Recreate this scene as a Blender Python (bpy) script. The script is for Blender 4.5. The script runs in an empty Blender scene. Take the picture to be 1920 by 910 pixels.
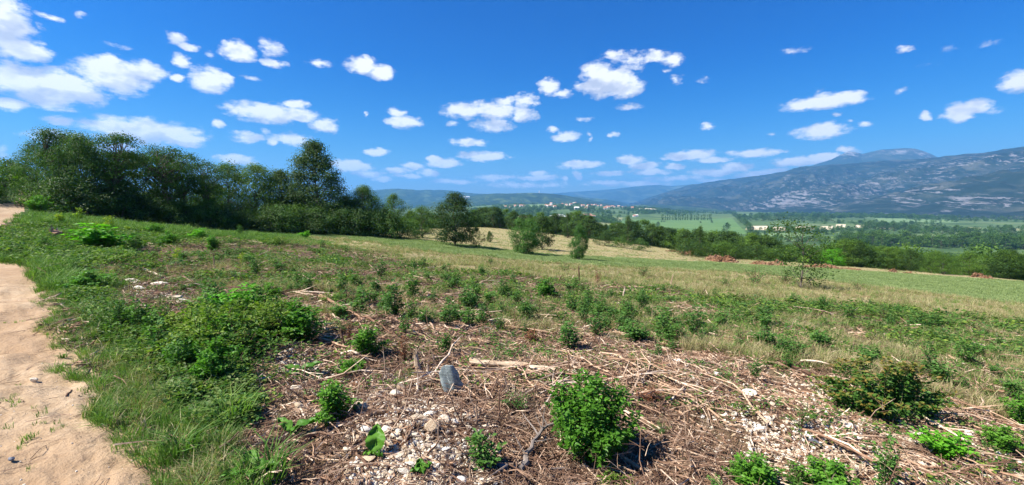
import bpy, math, random
import numpy as np
from mathutils import Vector, Matrix
R = math.radians
random.seed(7)
rng = np.random.default_rng(11)
S = bpy.context.scene
C = S.collection

# ------------------------------------------------------------------ camera, sky, sun, exposure
FPX, W0, H0 = 805.0, 1920.0, 910.0          # focal length in pixels of the 1920x910 photograph
PITCH = R(5.0)
EYE = 1.6
cam_d = bpy.data.cameras.new('camera')
cam_d.sensor_fit = 'HORIZONTAL'
cam_d.sensor_width = 36
cam_d.lens = 36 * FPX / W0
cam_d.clip_start = 0.05
cam_d.clip_end = 60000
cam = bpy.data.objects.new('camera', cam_d)
C.objects.link(cam)
cam.location = (0, 0, EYE)
cam.rotation_euler = (math.pi / 2 - PITCH, 0, 0)
S.camera = cam

SUN_AZ, SUN_EL = R(-106), R(50)              # azimuth from +Y, clockwise towards +X
sd_ = bpy.data.lights.new('sun', 'SUN')
sd_.energy = 5.0
sd_.angle = R(0.5)
sd_.color = (1.0, 0.94, 0.84)
sun = bpy.data.objects.new('sun', sd_)
C.objects.link(sun)
sv = Vector((math.sin(SUN_AZ) * math.cos(SUN_EL), math.cos(SUN_AZ) * math.cos(SUN_EL), math.sin(SUN_EL)))
sun.rotation_euler = sv.to_track_quat('Z', 'Y').to_euler()
sun.location = (0, 0, 40)

S.view_settings.view_transform = 'Standard'
S.view_settings.look = 'None'
S.view_settings.exposure = 1.22
S.view_settings.gamma = 1.0
S.cycles.max_bounces = 5
S.cycles.diffuse_bounces = 2
S.cycles.glossy_bounces = 1
S.cycles.transmission_bounces = 3
S.cycles.transparent_max_bounces = 8
S.cycles.volume_bounces = 0
S.cycles.use_denoising = True
S.cycles.use_adaptive_sampling = True
S.cycles.adaptive_threshold = 0.02

def pxdir(px, py):
    u = (px - W0 / 2) / FPX
    v = (H0 / 2 - py) / FPX
    c, s = math.cos(PITCH), math.sin(PITCH)
    d = np.array([u, c + v * s, -s + v * c])
    return d / np.linalg.norm(d)

class NT:
    """small helper round a node tree"""
    def __init__(s, tree):
        s.t = tree
        tree.nodes.clear()
    def n(s, kind, **kw):
        nd = s.t.nodes.new(kind)
        for k, v in kw.items():
            if k == 'inp':
                for a, b in v.items():
                    if hasattr(b, 'is_linked') or isinstance(b, bpy.types.NodeSocket):
                        s.t.links.new(b, nd.inputs[a])
                    else:
                        nd.inputs[a].default_value = b
            else:
                setattr(nd, k, v)
        return nd
    def math(s, op, a, b=None, c=None, clamp=False):
        nd = s.t.nodes.new('ShaderNodeMath')
        nd.operation = op
        nd.use_clamp = clamp
        for i, x in enumerate((a, b, c)):
            if x is None: continue
            if isinstance(x, (int, float)): nd.inputs[i].default_value = x
            else: s.t.links.new(x, nd.inputs[i])
        return nd.outputs[0]
    def vmath(s, op, a, b=None):
        nd = s.t.nodes.new('ShaderNodeVectorMath')
        nd.operation = op
        for i, x in enumerate((a, b)):
            if x is None: continue
            if isinstance(x, (tuple, list)): nd.inputs[i].default_value = x
            else: s.t.links.new(x, nd.inputs[i])
        return nd.outputs[0] if op not in ('LENGTH', 'DOT_PRODUCT') else nd.outputs['Value']
    def mix(s, f, a, b, kind='MIX'):
        nd = s.t.nodes.new('ShaderNodeMix')
        nd.data_type = 'RGBA'
        nd.blend_type = kind
        for i, x in ((0, f), (6, a), (7, b)):
            if isinstance(x, (int, float)): nd.inputs[i].default_value = x
            elif isinstance(x, (tuple, list)): nd.inputs[i].default_value = (*x, 1) if len(x) == 3 else x
            else: s.t.links.new(x, nd.inputs[i])
        return nd.outputs[2]
    def ramp(s, f, stops, interp='LINEAR'):
        nd = s.t.nodes.new('ShaderNodeValToRGB')
        nd.color_ramp.interpolation = interp
        el = nd.color_ramp.elements
        while len(el) < len(stops): el.new(0.5)
        for e, (p, c) in zip(el, stops):
            e.position = p
            e.color = (*c, 1) if len(c) == 3 else c
        s.t.links.new(f, nd.inputs[0])
        return nd.outputs[0]
    def noise(s, vec, scale, detail=3, rough=0.55, dist=0.0, w=None):
        nd = s.t.nodes.new('ShaderNodeTexNoise')
        if w is not None:
            nd.noise_dimensions = '4D'
            nd.inputs['W'].default_value = w
        if vec is not None: s.t.links.new(vec, nd.inputs['Vector'])
        nd.inputs['Scale'].default_value = scale
        nd.inputs['Detail'].default_value = detail
        nd.inputs['Roughness'].default_value = rough
        nd.inputs['Distortion'].default_value = dist
        return nd.outputs[0]
    def smooth(s, x, a, b):
        nd = s.t.nodes.new('ShaderNodeMapRange')
        nd.interpolation_type = 'SMOOTHSTEP'
        s.t.links.new(x, nd.inputs[0])
        nd.inputs[1].default_value = a
        nd.inputs[2].default_value = b
        return nd.outputs[0]
    def link(s, a, b): s.t.links.new(a, b)

# clouds as ellipses of sky directions: centre and half axes in the photograph's pixels, strength
CLOUDS = [
 (8,50,56,54,1),(40,92,50,24,1),(2,10,32,30,1),(85,28,20,5,.35),(148,28,14,6,.3),(75,48,14,8,.4),(105,36,20,7,.4),
 (50,150,84,30,1),(130,168,76,32,1),(15,195,46,13,1),(215,142,74,32,1),(268,134,46,20,1),(210,114,20,14,1),(90,185,60,20,1),
 (115,226,34,11,.75),(275,247,112,23,1),(350,262,42,13,1),(230,240,66,16,1),(232,186,10,6,.3),(190,196,16,5,.35),(105,258,60,14,.7),(215,278,50,14,.6),(10,290,20,16,.6),
 (335,76,22,13,.85),(352,88,22,8,.75),(340,115,22,12,.9),(392,150,36,24,1),(424,150,18,14,.9),(332,148,14,7,.8),(220,85,22,6,.25),(395,103,14,7,.3),
 (448,97,34,18,1),(508,92,30,15,.55),(512,118,26,7,.8),(600,118,24,7,.5),(682,124,34,16,1),(712,136,28,15,1),(690,112,14,9,.8),(472,148,16,5,.25),
 (500,211,72,19,1),(556,215,40,13,1),(558,196,24,8,.9),(610,236,27,15,1),(410,232,17,8,.8),(460,257,34,10,.75),(545,261,40,12,.75),(512,270,12,6,.8),(440,300,44,9,.55),(500,248,12,6,.4),
 (758,230,34,12,1),(745,212,18,9,.9),(688,215,5,5,.5),(708,285,24,7,.95),
 (872,206,40,16,.95),(925,208,48,17,.95),(950,190,22,9,.8),(925,236,40,13,.8),(982,215,26,14,.9),(986,190,24,15,.7),(850,232,16,6,.5),
 (1029,164,21,15,.9),(1056,176,20,8,.55),(1140,155,56,28,1.1),(1118,135,30,18,1),(1175,165,34,18,1),(1190,110,40,13,.5),(1150,104,26,10,.6),(1230,105,26,12,.75),(1262,112,24,13,.75),(1182,127,30,9,.4),
 (1268,148,14,9,.6),(1178,200,26,7,.5),(1098,223,16,6,.3),(1318,150,12,8,.25),(1252,132,10,5,.5),
 (1061,256,25,10,.95),(1038,243,13,6,.7),(1107,262,7,5,.6),(1102,254,7,4,.5),(1150,253,11,5,.55),
 (880,268,35,8,.9),(908,293,48,9,1),(832,305,34,9,1),(812,298,14,6,.9),(775,311,22,6,.6),(806,323,24,8,.7),(660,312,42,12,.7),(690,326,34,8,.5),(745,320,26,7,.5),(715,335,20,6,.5),
 (1085,309,44,8,.95),(1182,301,26,10,.95),(1208,313,34,8,.8),(1220,322,40,7,.6),(1296,291,54,9,.95),(1270,297,30,6,.7),(1330,300,40,6,.5),(1415,287,54,8,.9),(1455,284,18,6,.6),
 (1380,315,38,9,.9),(1340,322,50,8,.55),(1430,330,60,8,.7),(1500,303,60,9,.9),(1545,297,36,8,.9),(1590,281,24,6,.6),(1460,320,30,5,.6),(1268,312,20,6,.6),
 (1140,326,30,5,.55),(1010,325,20,5,.5),(1008,333,50,6,.35),(930,333,50,7,.35),(1060,335,8,7,.5),(1082,330,9,8,.6),(1130,342,50,5,.3),(1260,335,60,6,.3),(850,340,50,5,.3),(1350,338,50,5,.3),(760,330,40,5,.25),(990,347,90,6,.25),(1200,345,80,6,.25),
 (1545,191,80,14,1),(1585,183,44,12,1),(1498,198,34,11,.9),(1538,247,54,14,.95),(1556,238,26,10,.9),(1328,237,18,6,.7),(1622,234,17,5,.65),(1572,215,11,5,.6),(1533,170,10,5,.25),
 (1735,217,12,8,.7),(1800,210,38,17,1),(1824,202,40,13,1),(1865,206,24,7,.3),(1694,93,18,9,.75),(1688,173,16,6,.35),(1912,152,38,19,.95),(1492,95,24,7,.25),(1745,120,20,5,.12),(1855,80,22,6,.2),(1785,93,16,6,.15),(1450,253,9,4,.4),(1600,225,8,4,.25),
]
world = bpy.data.worlds.new('World')
S.world = world
world.use_nodes = True
w = NT(world.node_tree)
tc = w.n('ShaderNodeTexCoord')
gen = tc.outputs['Generated']
sky = w.n('ShaderNodeTexSky', sky_type='NISHITA', sun_disc=False, sun_elevation=SUN_EL, sun_rotation=SUN_AZ,
          altitude=150, air_density=1.0, dust_density=0.55, ozone_density=2.4)
sep = w.n('ShaderNodeSeparateXYZ', inp={0: gen})
az = w.math('ARCTAN2', sep.outputs[0], sep.outputs[1])
# behind the camera the same field of cloud goes on, folded about the frame's sides
az = w.math('PINGPONG', w.math('ADD', az, R(61)), R(122))
az = w.math('SUBTRACT', az, R(61))
el = w.math('ARCSINE', sep.outputs[2])
azel = w.n('ShaderNodeCombineXYZ', inp={0: az, 1: el}).outputs[0]
# ragged edges: warp the coordinates, finer towards the horizon
wob = w.n('ShaderNodeTexNoise', inp={'Vector': w.vmath('MULTIPLY', azel, (1.0, 1.6, 1)), 'Scale': 26.0, 'Detail': 4.0, 'Roughness': 0.6})
warp = w.vmath('SUBTRACT', wob.outputs['Color'], (0.5, 0.5, 0.5))
warp = w.vmath('MULTIPLY', warp, (0.034, 0.016, 0))
p = w.vmath('ADD', azel, warp)
dens = None
vert = None
pq = p
for ci, (cx, cy, rx, ry, st) in enumerate(CLOUDS):
    if ci % 12 == 11:      # keeps the shader evaluating in batches
        pq = w.vmath('ADD', p, w.vmath('MULTIPLY', w.n('ShaderNodeCombineXYZ', inp={0: dens}).outputs[0], (1e-6, 0, 0)))
    d0 = pxdir(cx, cy); d1 = pxdir(cx + rx, cy); d2 = pxdir(cx, cy - ry)
    a0, e0 = math.atan2(d0[0], d0[1]), math.asin(d0[2])
    ra = abs(math.atan2(d1[0], d1[1]) - a0) * 1.22
    re = abs(math.asin(d2[2]) - e0) * 1.3
    m = w.n('ShaderNodeMapping', vector_type='POINT')
    if cy > 295: st = min(1, st + .34)
    m.inputs['Location'].default_value = (-a0 / ra, -e0 / re, 0)
    m.inputs['Scale'].default_value = (1 / ra, 1 / re, 0)
    w.link(pq, m.inputs['Vector'])
    ln = w.vmath('LENGTH', m.outputs[0])
    bl = w.math('MULTIPLY_ADD', ln, -st, st)
    dens = bl if dens is None else w.math('MAXIMUM', dens, bl)
nz = w.noise(w.vmath('MULTIPLY', azel, (1.0, 1.9, 1)), 38.0, 5, 0.62)
sv1 = w.vmath('MULTIPLY', azel, (1.0, 1.7, 1))
nl1 = w.noise(sv1, 19.0, 3, 0.5)
nl2 = w.noise(w.vmath('ADD', sv1, (0.006, -0.022, 0)), 19.0, 3, 0.5)
dd = w.math('ADD', dens, w.math('MULTIPLY', w.math('SUBTRACT', nz, 0.5), 1.3))
alpha = w.smooth(dd, 0.0, 0.56)
alpha = w.math('MULTIPLY', alpha, w.smooth(dens, -0.06, 0.12))
alpha = w.math('MULTIPLY', alpha, 0.97)
relief = w.math('MULTIPLY', w.math('SUBTRACT', nl1, nl2), 1.6)
# shading: the field a little higher up; where cloud lies above, this part is its grey underside
ph = w.vmath('ADD', p, (-0.006, 0.024, 0))
above = None
for ci, (cx, cy, rx, ry, st) in enumerate([q for q in CLOUDS if q[2] >= 24 and q[4] > .5]):
    if ci % 12 == 11:
        ph = w.vmath('ADD', ph, w.vmath('MULTIPLY', w.n('ShaderNodeCombineXYZ', inp={0: above}).outputs[0], (1e-6, 0, 0)))
    d0 = pxdir(cx, cy); d1 = pxdir(cx + rx, cy); d2 = pxdir(cx, cy - ry)
    a0, e0 = math.atan2(d0[0], d0[1]), math.asin(d0[2])
    ra = abs(math.atan2(d1[0], d1[1]) - a0) * 1.22
    re = abs(math.asin(d2[2]) - e0) * 1.3
    m = w.n('ShaderNodeMapping', vector_type='POINT')
    m.inputs['Location'].default_value = (-a0 / ra, -e0 / re, 0)
    m.inputs['Scale'].default_value = (1 / ra, 1 / re, 0)
    w.link(ph, m.inputs['Vector'])
    bl = w.math('MULTIPLY_ADD', w.vmath('LENGTH', m.outputs[0]), -st, st)
    above = bl if above is None else w.math('MAXIMUM', above, bl)
light = w.math('ADD', w.math('MULTIPLY', w.smooth(w.math('ADD', w.math('SUBTRACT', above, w.math('MULTIPLY', dens, .45)), w.math('MULTIPLY', w.math('SUBTRACT', nz, .5), .5)), -.1, 0.5), -0.42), 0.97)
light = w.math('ADD', light, relief, clamp=True)
ccol = w.ramp(light, [(0.45, (6.0, 6.4, 7.6)), (0.78, (8.6, 8.8, 9.3)), (0.95, (11.0, 11.0, 11.0))])
hs = w.n('ShaderNodeHueSaturation', inp={'Saturation': 1.5, 'Value': 1.0, 'Color': sky.outputs[0]})
tintc = w.ramp(sep.outputs[2], [(0.0, (.95, 1.0, 1.15)), (.12, (.55, .93, 1.22)), (.3, (.12, .80, 1.3)), (1.0, (.08, .76, 1.3))])
skc = w.mix(1.0, hs.outputs[0], tintc, 'MULTIPLY')
final = w.mix(alpha, skc, ccol)
bg = w.n('ShaderNodeBackground', inp={'Color': final, 'Strength': 0.05})
wo = w.n('ShaderNodeOutputWorld', inp={'Surface': bg.outputs[0]})
world.cycles.sampling_method = 'MANUAL'
world.cycles.sample_map_resolution = 512

# ------------------------------------------------------------------ numpy noise
def _h(ix, iy, seed):
    n = (ix * 374761393 + iy * 668265263 + seed * 974634777) & 0xffffffff
    n = ((n ^ (n >> 13)) * 1274126177) & 0xffffffff
    return ((n ^ (n >> 16)) & 0xffff) / 65535.0
def vnoise(x, y, seed=0):
    x = np.asarray(x, float); y = np.asarray(y, float)
    ix = np.floor(x).astype(np.int64); iy = np.floor(y).astype(np.int64)
    fx = x - ix; fy = y - iy
    fx = fx * fx * (3 - 2 * fx); fy = fy * fy * (3 - 2 * fy)
    a = _h(ix, iy, seed); b = _h(ix + 1, iy, seed); c = _h(ix, iy + 1, seed); d = _h(ix + 1, iy + 1, seed)
    return (a * (1 - fx) + b * fx) * (1 - fy) + (c * (1 - fx) + d * fx) * fy - 0.5
def fbm(x, y, seed=0, octv=4, gain=0.5):
    t = 0; a = 1.0; f = 1.0
    for i in range(octv):
        t = t + a * vnoise(np.asarray(x) * f, np.asarray(y) * f, seed + i * 13)
        a *= gain; f *= 2.03
    return t
def sstep(x, a, b):
    t = np.clip((x - a) / (b - a), 0, 1)
    return t * t * (3 - 2 * t)

# ------------------------------------------------------------------ terrain height
def pl(x, y): return -0.074 * y - 0.073 * x
ctrl = [(x, y, pl(x, y)) for x, y in [(0,0),(-3,0),(3,0),(0,3),(-8,3),(8,3),(0,-8),(-10,-8),(10,-8),(0,12),(-11,12),(14,12),(0,24),(-10,24),(25,22),(8,18),(-18,16)]]
def cp(px, py, Y):
    d = pxdir(px, py); k = Y / d[1]
    ctrl.append((d[0] * k, Y, EYE + d[2] * k))
for a in [(960,472,44),(960,432,92),(800,440,60),(640,438,45),(400,427,42),(200,410,36),(100,397,32),(48,360,36),(0,385,25),(0,420,19),(-150,470,14),(-200,380,24),
          (1200,475,55),(1200,460,78),(1380,488,56),(1640,505,50),(1920,528,42),(1440,515,32),(1920,570,24),(1200,505,32),(960,490,28),(1080,445,90),(2300,560,32)]:
    cp(*a)
ctrl = np.array(ctrl)
_s = 40.0
P_ = ctrl[:, :2] / _s
def _k(r2): return 0.5 * r2 * np.log(r2 + 1e-9)
_A = _k(((P_[:, None] - P_[None]) ** 2).sum(-1)) + np.eye(len(P_)) * 0.02
_Q = np.c_[np.ones(len(P_)), P_]
_M = np.block([[_A, _Q], [_Q.T, np.zeros((3, 3))]])
_w = np.linalg.solve(_M, np.r_[ctrl[:, 2], 0, 0, 0])
def z_near(x, y):
    X = np.asarray(x) / _s; Y = np.asarray(y) / _s
    out = _w[-3] + _w[-2] * X + _w[-1] * Y
    for (cx, cy), wt in zip(P_, _w):
        out = out + wt * _k((X - cx) ** 2 + (Y - cy) ** 2)
    return out
AZC = np.array([-180, -70, -48, -30, -12, 0, 8, 16, 24, 34, 48, 70, 180.])
RC = np.array([0, 150, 300, 600, 1000, 1500, 2000, 2600, 3600, 30000.])
ZC = np.array([
 [-3, -3, -5, -20, -45, -45, -45, -45, -45, -45],
 [4, 4, 4, 0, -30, -45, -45, -45, -45, -45],
 [4, 4, 2, -10, -45, -45, -45, -45, -45, -45],
 [0, -2, -10, -35, -45, -45, -45, -45, -45, -45],
 [-4, -8, -26, -43, -42, -36, -30, -26, -30, -45],
 [-4, -8, -26, -40, -32, -20, -8, 4, -10, -45],
 [-6, -12, -28, -41, -33, -21, -8, 8, -10, -45],
 [-7, -15, -32, -44, -42, -36, -28, -14, -25, -45],
 [-7, -20, -35, -45, -45, -45, -45, -43, -45, -45],
 [-7, -20, -34, -45, -45, -45, -45, -45, -45, -45],
 [-7, -20, -34, -45, -45, -45, -45, -45, -45, -45],
 [-7, -20, -34, -45, -45, -45, -45, -45, -45, -45],
 [-3, -3, -5, -20, -45, -45, -45, -45, -45, -45]], float)
EDGE_AZ = np.array([-180, -75, -50, -35, -25, -12, 0, 9, 17, 26, 36, 50, 75, 180.])
EDGE_R = np.array([15, 30, 62, 58, 56, 66, 98, 92, 82, 66, 68, 68, 50, 15.])
def z_far(x, y):
    azd = np.degrees(np.arctan2(x, y)); r = np.hypot(x, y)
    r = np.minimum(r, 29000)
    i = np.clip(np.searchsorted(AZC, azd) - 1, 0, len(AZC) - 2)
    j = np.clip(np.searchsorted(RC, r) - 1, 0, len(RC) - 2)
    fa = (azd - AZC[i]) / (AZC[i + 1] - AZC[i]); fr = (r - RC[j]) / (RC[j + 1] - RC[j])
    fa = fa * fa * (3 - 2 * fa)
    return (ZC[i, j] * (1 - fa) + ZC[i + 1, j] * fa) * (1 - fr) + (ZC[i, j + 1] * (1 - fa) + ZC[i + 1, j + 1] * fa) * fr
def Zs(x, y):
    """smooth height"""
    x = np.asarray(x, float); y = np.asarray(y, float)
    azd = np.degrees(np.arctan2(x, y)); r = np.hypot(x, y)
    e = np.interp(azd, EDGE_AZ, EDGE_R)
    k = sstep(r, e * 0.97, e * 1.75)
    x2 = x * np.minimum(1, 1.9 * e / np.maximum(r, 1e-6)); y2 = y * np.minimum(1, 1.9 * e / np.maximum(r, 1e-6))
    z = z_near(x2, y2) * (1 - k) + z_far(x, y) * k
    return z
def Z(x, y):
    x = np.asarray(x, float); y = np.asarray(y, float)
    r = np.hypot(x, y)
    z = Zs(x, y)
    z = z + fbm(x / 2.3, y / 2.3, 3, 3) * 0.16 * sstep(r, 1.0, 6.0)
    z = z + fbm(x / 260, y / 260, 5, 3) * 7.0 * sstep(r, 250, 700) * (np.abs(z + 45) > 3)
    # low heaps of cuttings and stones in front of the camera
    for hx, hy, hr, hh in ((-0.75, 3.1, 0.75, .16), (1.1, 4.6, 1.1, .13), (-1.7, 6.0, 1.2, .15), (2.9, 3.5, 1.0, .07), (4.4, 5.3, 1.3, .10)):
        z = z + hh * np.exp(-((x - hx) ** 2 + (y - hy) ** 2) / hr ** 2)
    return z
def at(px, py, far=6000):
    """point where the line of sight through a pixel of the photograph meets the ground"""
    d = pxdir(px, py)
    t = np.geomspace(0.8, far, 700)
    g = Z(d[0] * t, d[1] * t) - (EYE + d[2] * t)
    k = np.argmax(g > 0)
    if g[k] <= 0: k = len(t) - 1
    if k == 0: k = 1
    a, b = t[k - 1], t[k]
    f = g[k - 1] / (g[k - 1] - g[k]) if g[k] > 0 else 1
    q = a + (b - a) * f
    return float(d[0] * q), float(d[1] * q)
def poly(pts): return np.array([at(*q) for q in pts])
def sdist(x, y, P):
    """signed distance to a polygon, positive inside"""
    x = np.asarray(x, float); y = np.asarray(y, float)
    d = np.full(x.shape, 1e18); ins = np.zeros(x.shape, bool)
    n = len(P)
    for i in range(n):
        ax, ay = P[i]; bx, by = P[(i + 1) % n]
        ex, ey = bx - ax, by - ay
        t = np.clip(((x - ax) * ex + (y - ay) * ey) / (ex * ex + ey * ey + 1e-12), 0, 1)
        d = np.minimum(d, (x - ax - ex * t) ** 2 + (y - ay - ey * t) ** 2)
        c = ((ay > y) != (by > y)) & (x < ex * (y - ay) / (ey if abs(ey) > 1e-12 else 1e-12) + ax)
        ins ^= c
    return np.where(ins, 1, -1) * np.sqrt(d)

# regions of the clearing
PATH = poly([(30,357),(54,362),(54,376),(47,392),(28,408),(0,421),(-60,442),(-110,462),(-40,480),(0,488),(50,500),(85,540),(105,600),(140,660),(160,715),(232,780),(300,830),(345,870),(375,910),(410,1000),(430,1300),
             (-1200,1300),(-900,900),(-700,700),(-600,600),(-480,520),(-330,470),(-200,425),(-100,396),(0,384),(33,378),(42,370),(34,362)])
CROP = poly([(600,440),(760,448),(900,462),(1000,474),(1150,484),(1300,491),(1420,497),(1560,505),(1700,514),(1920,530),(2400,565),(2500,640),(1920,572),(1750,552),(1600,533),(1440,516),(1320,508),(1200,502),(1080,496),(960,488),(850,478),(760,466),(680,452)])
DRY = poly([(580,444),(680,454),(760,467),(850,479),(960,489),(1080,497),(1200,503),(1320,509),(1440,517),(1600,535),(1750,554),(1920,574),(2300,620),(2200,650),(1900,612),(1700,590),(1450,565),(1250,545),(1050,530),(900,512),(760,492),(660,470),(590,456)])
GREEN = [poly([(-500,510),(-200,470),(20,425),(60,400),(200,412),(420,435),(560,442),(640,462),(400,445),(240,470),(170,520),(260,600),(420,610),(500,560),(560,620),(470,700),(500,760),(470,840),(430,905),(360,960),(300,905),(250,830),(190,750),(150,690),(105,600),(80,530),(40,492)]),
         poly([(900,545),(1060,560),(1250,560),(1500,575),(1920,620),(2300,660),(2300,860),(1920,745),(1750,700),(1600,660),(1450,640),(1250,632),(1080,610),(950,590)])]
STONE = [poly([(520,660),(640,690),(760,700),(860,760),(980,820),(1000,1000),(640,1000),(600,800),(540,740)]),
         poly([(1240,690),(1500,720),(1920,840),(2100,1000),(1500,1000),(1300,840)]), poly([(210,490),(380,500),(430,560),(330,580),(230,560)])]
def m_path(x, y): return sdist(x, y, PATH) + fbm(x * 1.3, y * 1.3, 21, 4) * 0.45 * np.minimum(1, np.hypot(x, y) / 9)
def m_crop(x, y): return sdist(x, y, CROP) + fbm(x * .5, y * .5, 22, 3) * 1.1
def m_dry(x, y):
    r = np.hypot(x, y)
    strip = sdist(x, y, DRY) + fbm(x * .4, y * .4, 23, 4) * 3.0
    rear = np.where((r > 30) & (m_crop(x, y) < 0) & (x > -16), 3.0, -3.0)
    return np.maximum(sstep(strip, -1, 1.5), sstep(rear, -1, 1) * (r > 30))
def m_green(x, y):
    q = np.minimum(1, np.hypot(x, y) / 9)
    a = sdist(x, y, GREEN[0]) / q + fbm(x * .9 / q, y * .9 / q, 24, 4) * 0.9
    b = sdist(x, y, GREEN[1]) + fbm(x * .5, y * .5, 25, 4) * 2.2
    r = np.hypot(x, y)
    wood = sstep(r, 26, 34) * (x < -8)
    return np.maximum.reduce([sstep(a, -.25, .3), .55 * sstep(b, -.8, .8), wood])
def m_stone(x, y):
    n_ = fbm(x * 1.1, y * 1.1, 26, 4) * 0.5 * np.minimum(1, np.hypot(x, y) / 6)
    return np.maximum.reduce([k * sstep(sdist(x, y, q) + n_, -.15, .45) for k, q in zip((.8, .3, .4), STONE)])

# ------------------------------------------------------------------ materials
MATS = {}
def newmat(name):
    m = bpy.data.materials.new(name)
    m.use_nodes = True
    MATS[name] = m
    return m, NT(m.node_tree)
def out_(t, sh):
    t.n('ShaderNodeOutputMaterial', inp={0: sh})
def leafmat(name, dark, mid, light, trans=0.28, rough=0.55, spec=0.2, var=0.5):
    """foliage: per-leaf tint attribute plus per-plant variation"""
    m, t = newmat(name)
    a = t.n('ShaderNodeAttribute', attribute_name='tint').outputs['Fac']
    oi = t.n('ShaderNodeObjectInfo').outputs['Random']
    f = t.math('ADD', t.math('MULTIPLY', a, 1 - var * .5), t.math('MULTIPLY', oi, var * .5), clamp=True)
    col = t.ramp(f, [(0.0, dark), (0.5, mid), (1.0, light)])
    b = t.n('ShaderNodeBsdfPrincipled', inp={'Base Color': col, 'Roughness': rough, 'Specular IOR Level': spec})
    tr = t.n('ShaderNodeBsdfTranslucent', inp={'Color': t.mix(1.0, col, (1.25, 1.5, .6), 'MULTIPLY')})
    mx = t.n('ShaderNodeMixShader', inp={0: trans, 1: b.outputs[0], 2: tr.outputs[0]})
    out_(t, mx.outputs[0])
    return m
def plainmat(name, stops, scale=20, rough=.8, stretch=(1, 1, 1), spec=.25, rand=.5, bump=0):
    m, t = newmat(name)
    tcn = t.n('ShaderNodeTexCoord').outputs['Object']
    nz_ = t.noise(t.vmath('MULTIPLY', tcn, stretch), scale, 4, .6)
    oi = t.n('ShaderNodeObjectInfo').outputs['Random']
    at_ = t.n('ShaderNodeAttribute', attribute_name='tint').outputs['Fac']
    f = t.math('ADD', t.math('MULTIPLY', t.math('SUBTRACT', nz_, .5), 1.2), t.math('ADD', t.math('MULTIPLY', t.math('FRACT', t.math('ADD', oi, at_)), rand), .5 - rand / 2), clamp=True)
    col = t.ramp(f, stops)
    b = t.n('ShaderNodeBsdfPrincipled', inp={'Base Color': col, 'Roughness': rough, 'Specular IOR Level': spec})
    if bump:
        bn = t.n('ShaderNodeBump', inp={'Height': nz_, 'Strength': bump, 'Distance': 0.02})
        t.link(bn.outputs[0], b.inputs['Normal'])
    out_(t, b.outputs[0])
    return m
M_OAK = leafmat('oak_leaf', (.012, .030, .009), (.036, .08, .014), (.10, .175, .03), .24)
M_DEC = leafmat('broad_leaf', (.022, .055, .010), (.065, .135, .018), (.16, .26, .035), .32)
M_LOC = leafmat('locust_leaf', (.024, .060, .013), (.06, .125, .026), (.13, .23, .05), .34)
M_SHR = leafmat('shrub_leaf', (.028, .085, .010), (.075, .20, .020), (.17, .36, .04), .34, .45)
M_SPR = leafmat('sprout_leaf', (.026, .075, .015), (.062, .155, .028), (.14, .26, .05), .3)
M_BRA = leafmat('bramble_leaf', (.020, .055, .010), (.070, .155, .020), (.23, .30, .045), .3, .6, .2, .95)
M_YEL = leafmat('yellow_leaf', (.09, .17, .012), (.20, .30, .02), (.42, .45, .03), .35)
M_RED = leafmat('reddish_leaf', (.030, .085, .014), (.065, .16, .022), (.24, .16, .04), .28, var=.1)
M_LIM = leafmat('lime_leaf', (.06, .20, .015), (.11, .32, .02), (.18, .42, .03), .35)
M_GRS = leafmat('green_grass', (.04, .095, .014), (.10, .20, .032), (.24, .34, .08), .3, .55, .2, .7)
M_DRY = leafmat('dry_grass', (.16, .14, .06), (.33, .28, .14), (.50, .44, .26), .25, .7, .1, .7)
M_CRP = leafmat('crop_blade', (.14, .195, .065), (.225, .285, .11), (.31, .37, .16), .3, .55, .2, .6)
M_RUST = leafmat('dead_leaf', (.07, .028, .015), (.16, .06, .03), (.30, .14, .07), .15, .8, .1)
M_BARK = plainmat('bark', [(.1, (.05, .04, .032)), (.5, (.11, .09, .07)), (.9, (.2, .17, .14))], 6, .9, (1, 1, .25), bump=.5)
M_STEM = plainmat('stem', [(.1, (.06, .07, .025)), (.9, (.14, .15, .06))], 8, .7)
M_DSTEM = plainmat('dead_stem', [(.1, (.06, .035, .022)), (.9, (.20, .12, .075))], 12, .85)
M_WOOD = plainmat('weathered_wood', [(.05, (.12, .062, .036)), (.35, (.27, .155, .095)), (.7, (.44, .30, .195)), (1, (.74, .61, .47))], 14, .85, (1, 1, .3), rand=.85)
M_TWIG = plainmat('twig_wood', [(.05, (.075, .038, .022)), (.45, (.165, .095, .06)), (.8, (.32, .21, .14)), (1, (.58, .45, .33))], 14, .85, (1, 1, .3), rand=.9)
M_GREY = plainmat('grey_wood', [(.1, (.09, .07, .055)), (.5, (.20, .165, .14)), (.9, (.36, .31, .27))], 12, .85, (1, 1, .4), rand=.4, bump=.5)
M_LOG = plainmat('peeled_log', [(.15, (.13, .085, .05)), (.45, (.33, .235, .15)), (.8, (.60, .48, .35))], 9, .8, (1, 1, 4), rand=.2, bump=.6)
M_STONE = plainmat('limestone', [(.0, (.32, .21, .12)), (.3, (.52, .41, .28)), (.6, (.68, .60, .48)), (1, (.80, .77, .70))], 9, .85, rand=.7, bump=.5)
M_RSTONE = plainmat('reddish_rubble', [(.0, (.075, .04, .022)), (.5, (.20, .10, .05)), (1, (.36, .23, .14))], 2, .9, rand=.7)
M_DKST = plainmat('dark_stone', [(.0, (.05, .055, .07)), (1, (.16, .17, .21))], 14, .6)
M_WALL = plainmat('house_wall', [(.0, (.62, .56, .47)), (1, (.86, .83, .78))], .5, .9, rand=.8)
M_ROOF = plainmat('tiled_roof', [(.0, (.36, .14, .08)), (.6, (.50, .24, .15)), (1, (.62, .42, .32))], .5, .9, rand=.8)
M_SHEET = plainmat('metal_roof', [(.0, (.5, .5, .5)), (1, (.82, .82, .8))], .5, .5, rand=.8)

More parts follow.
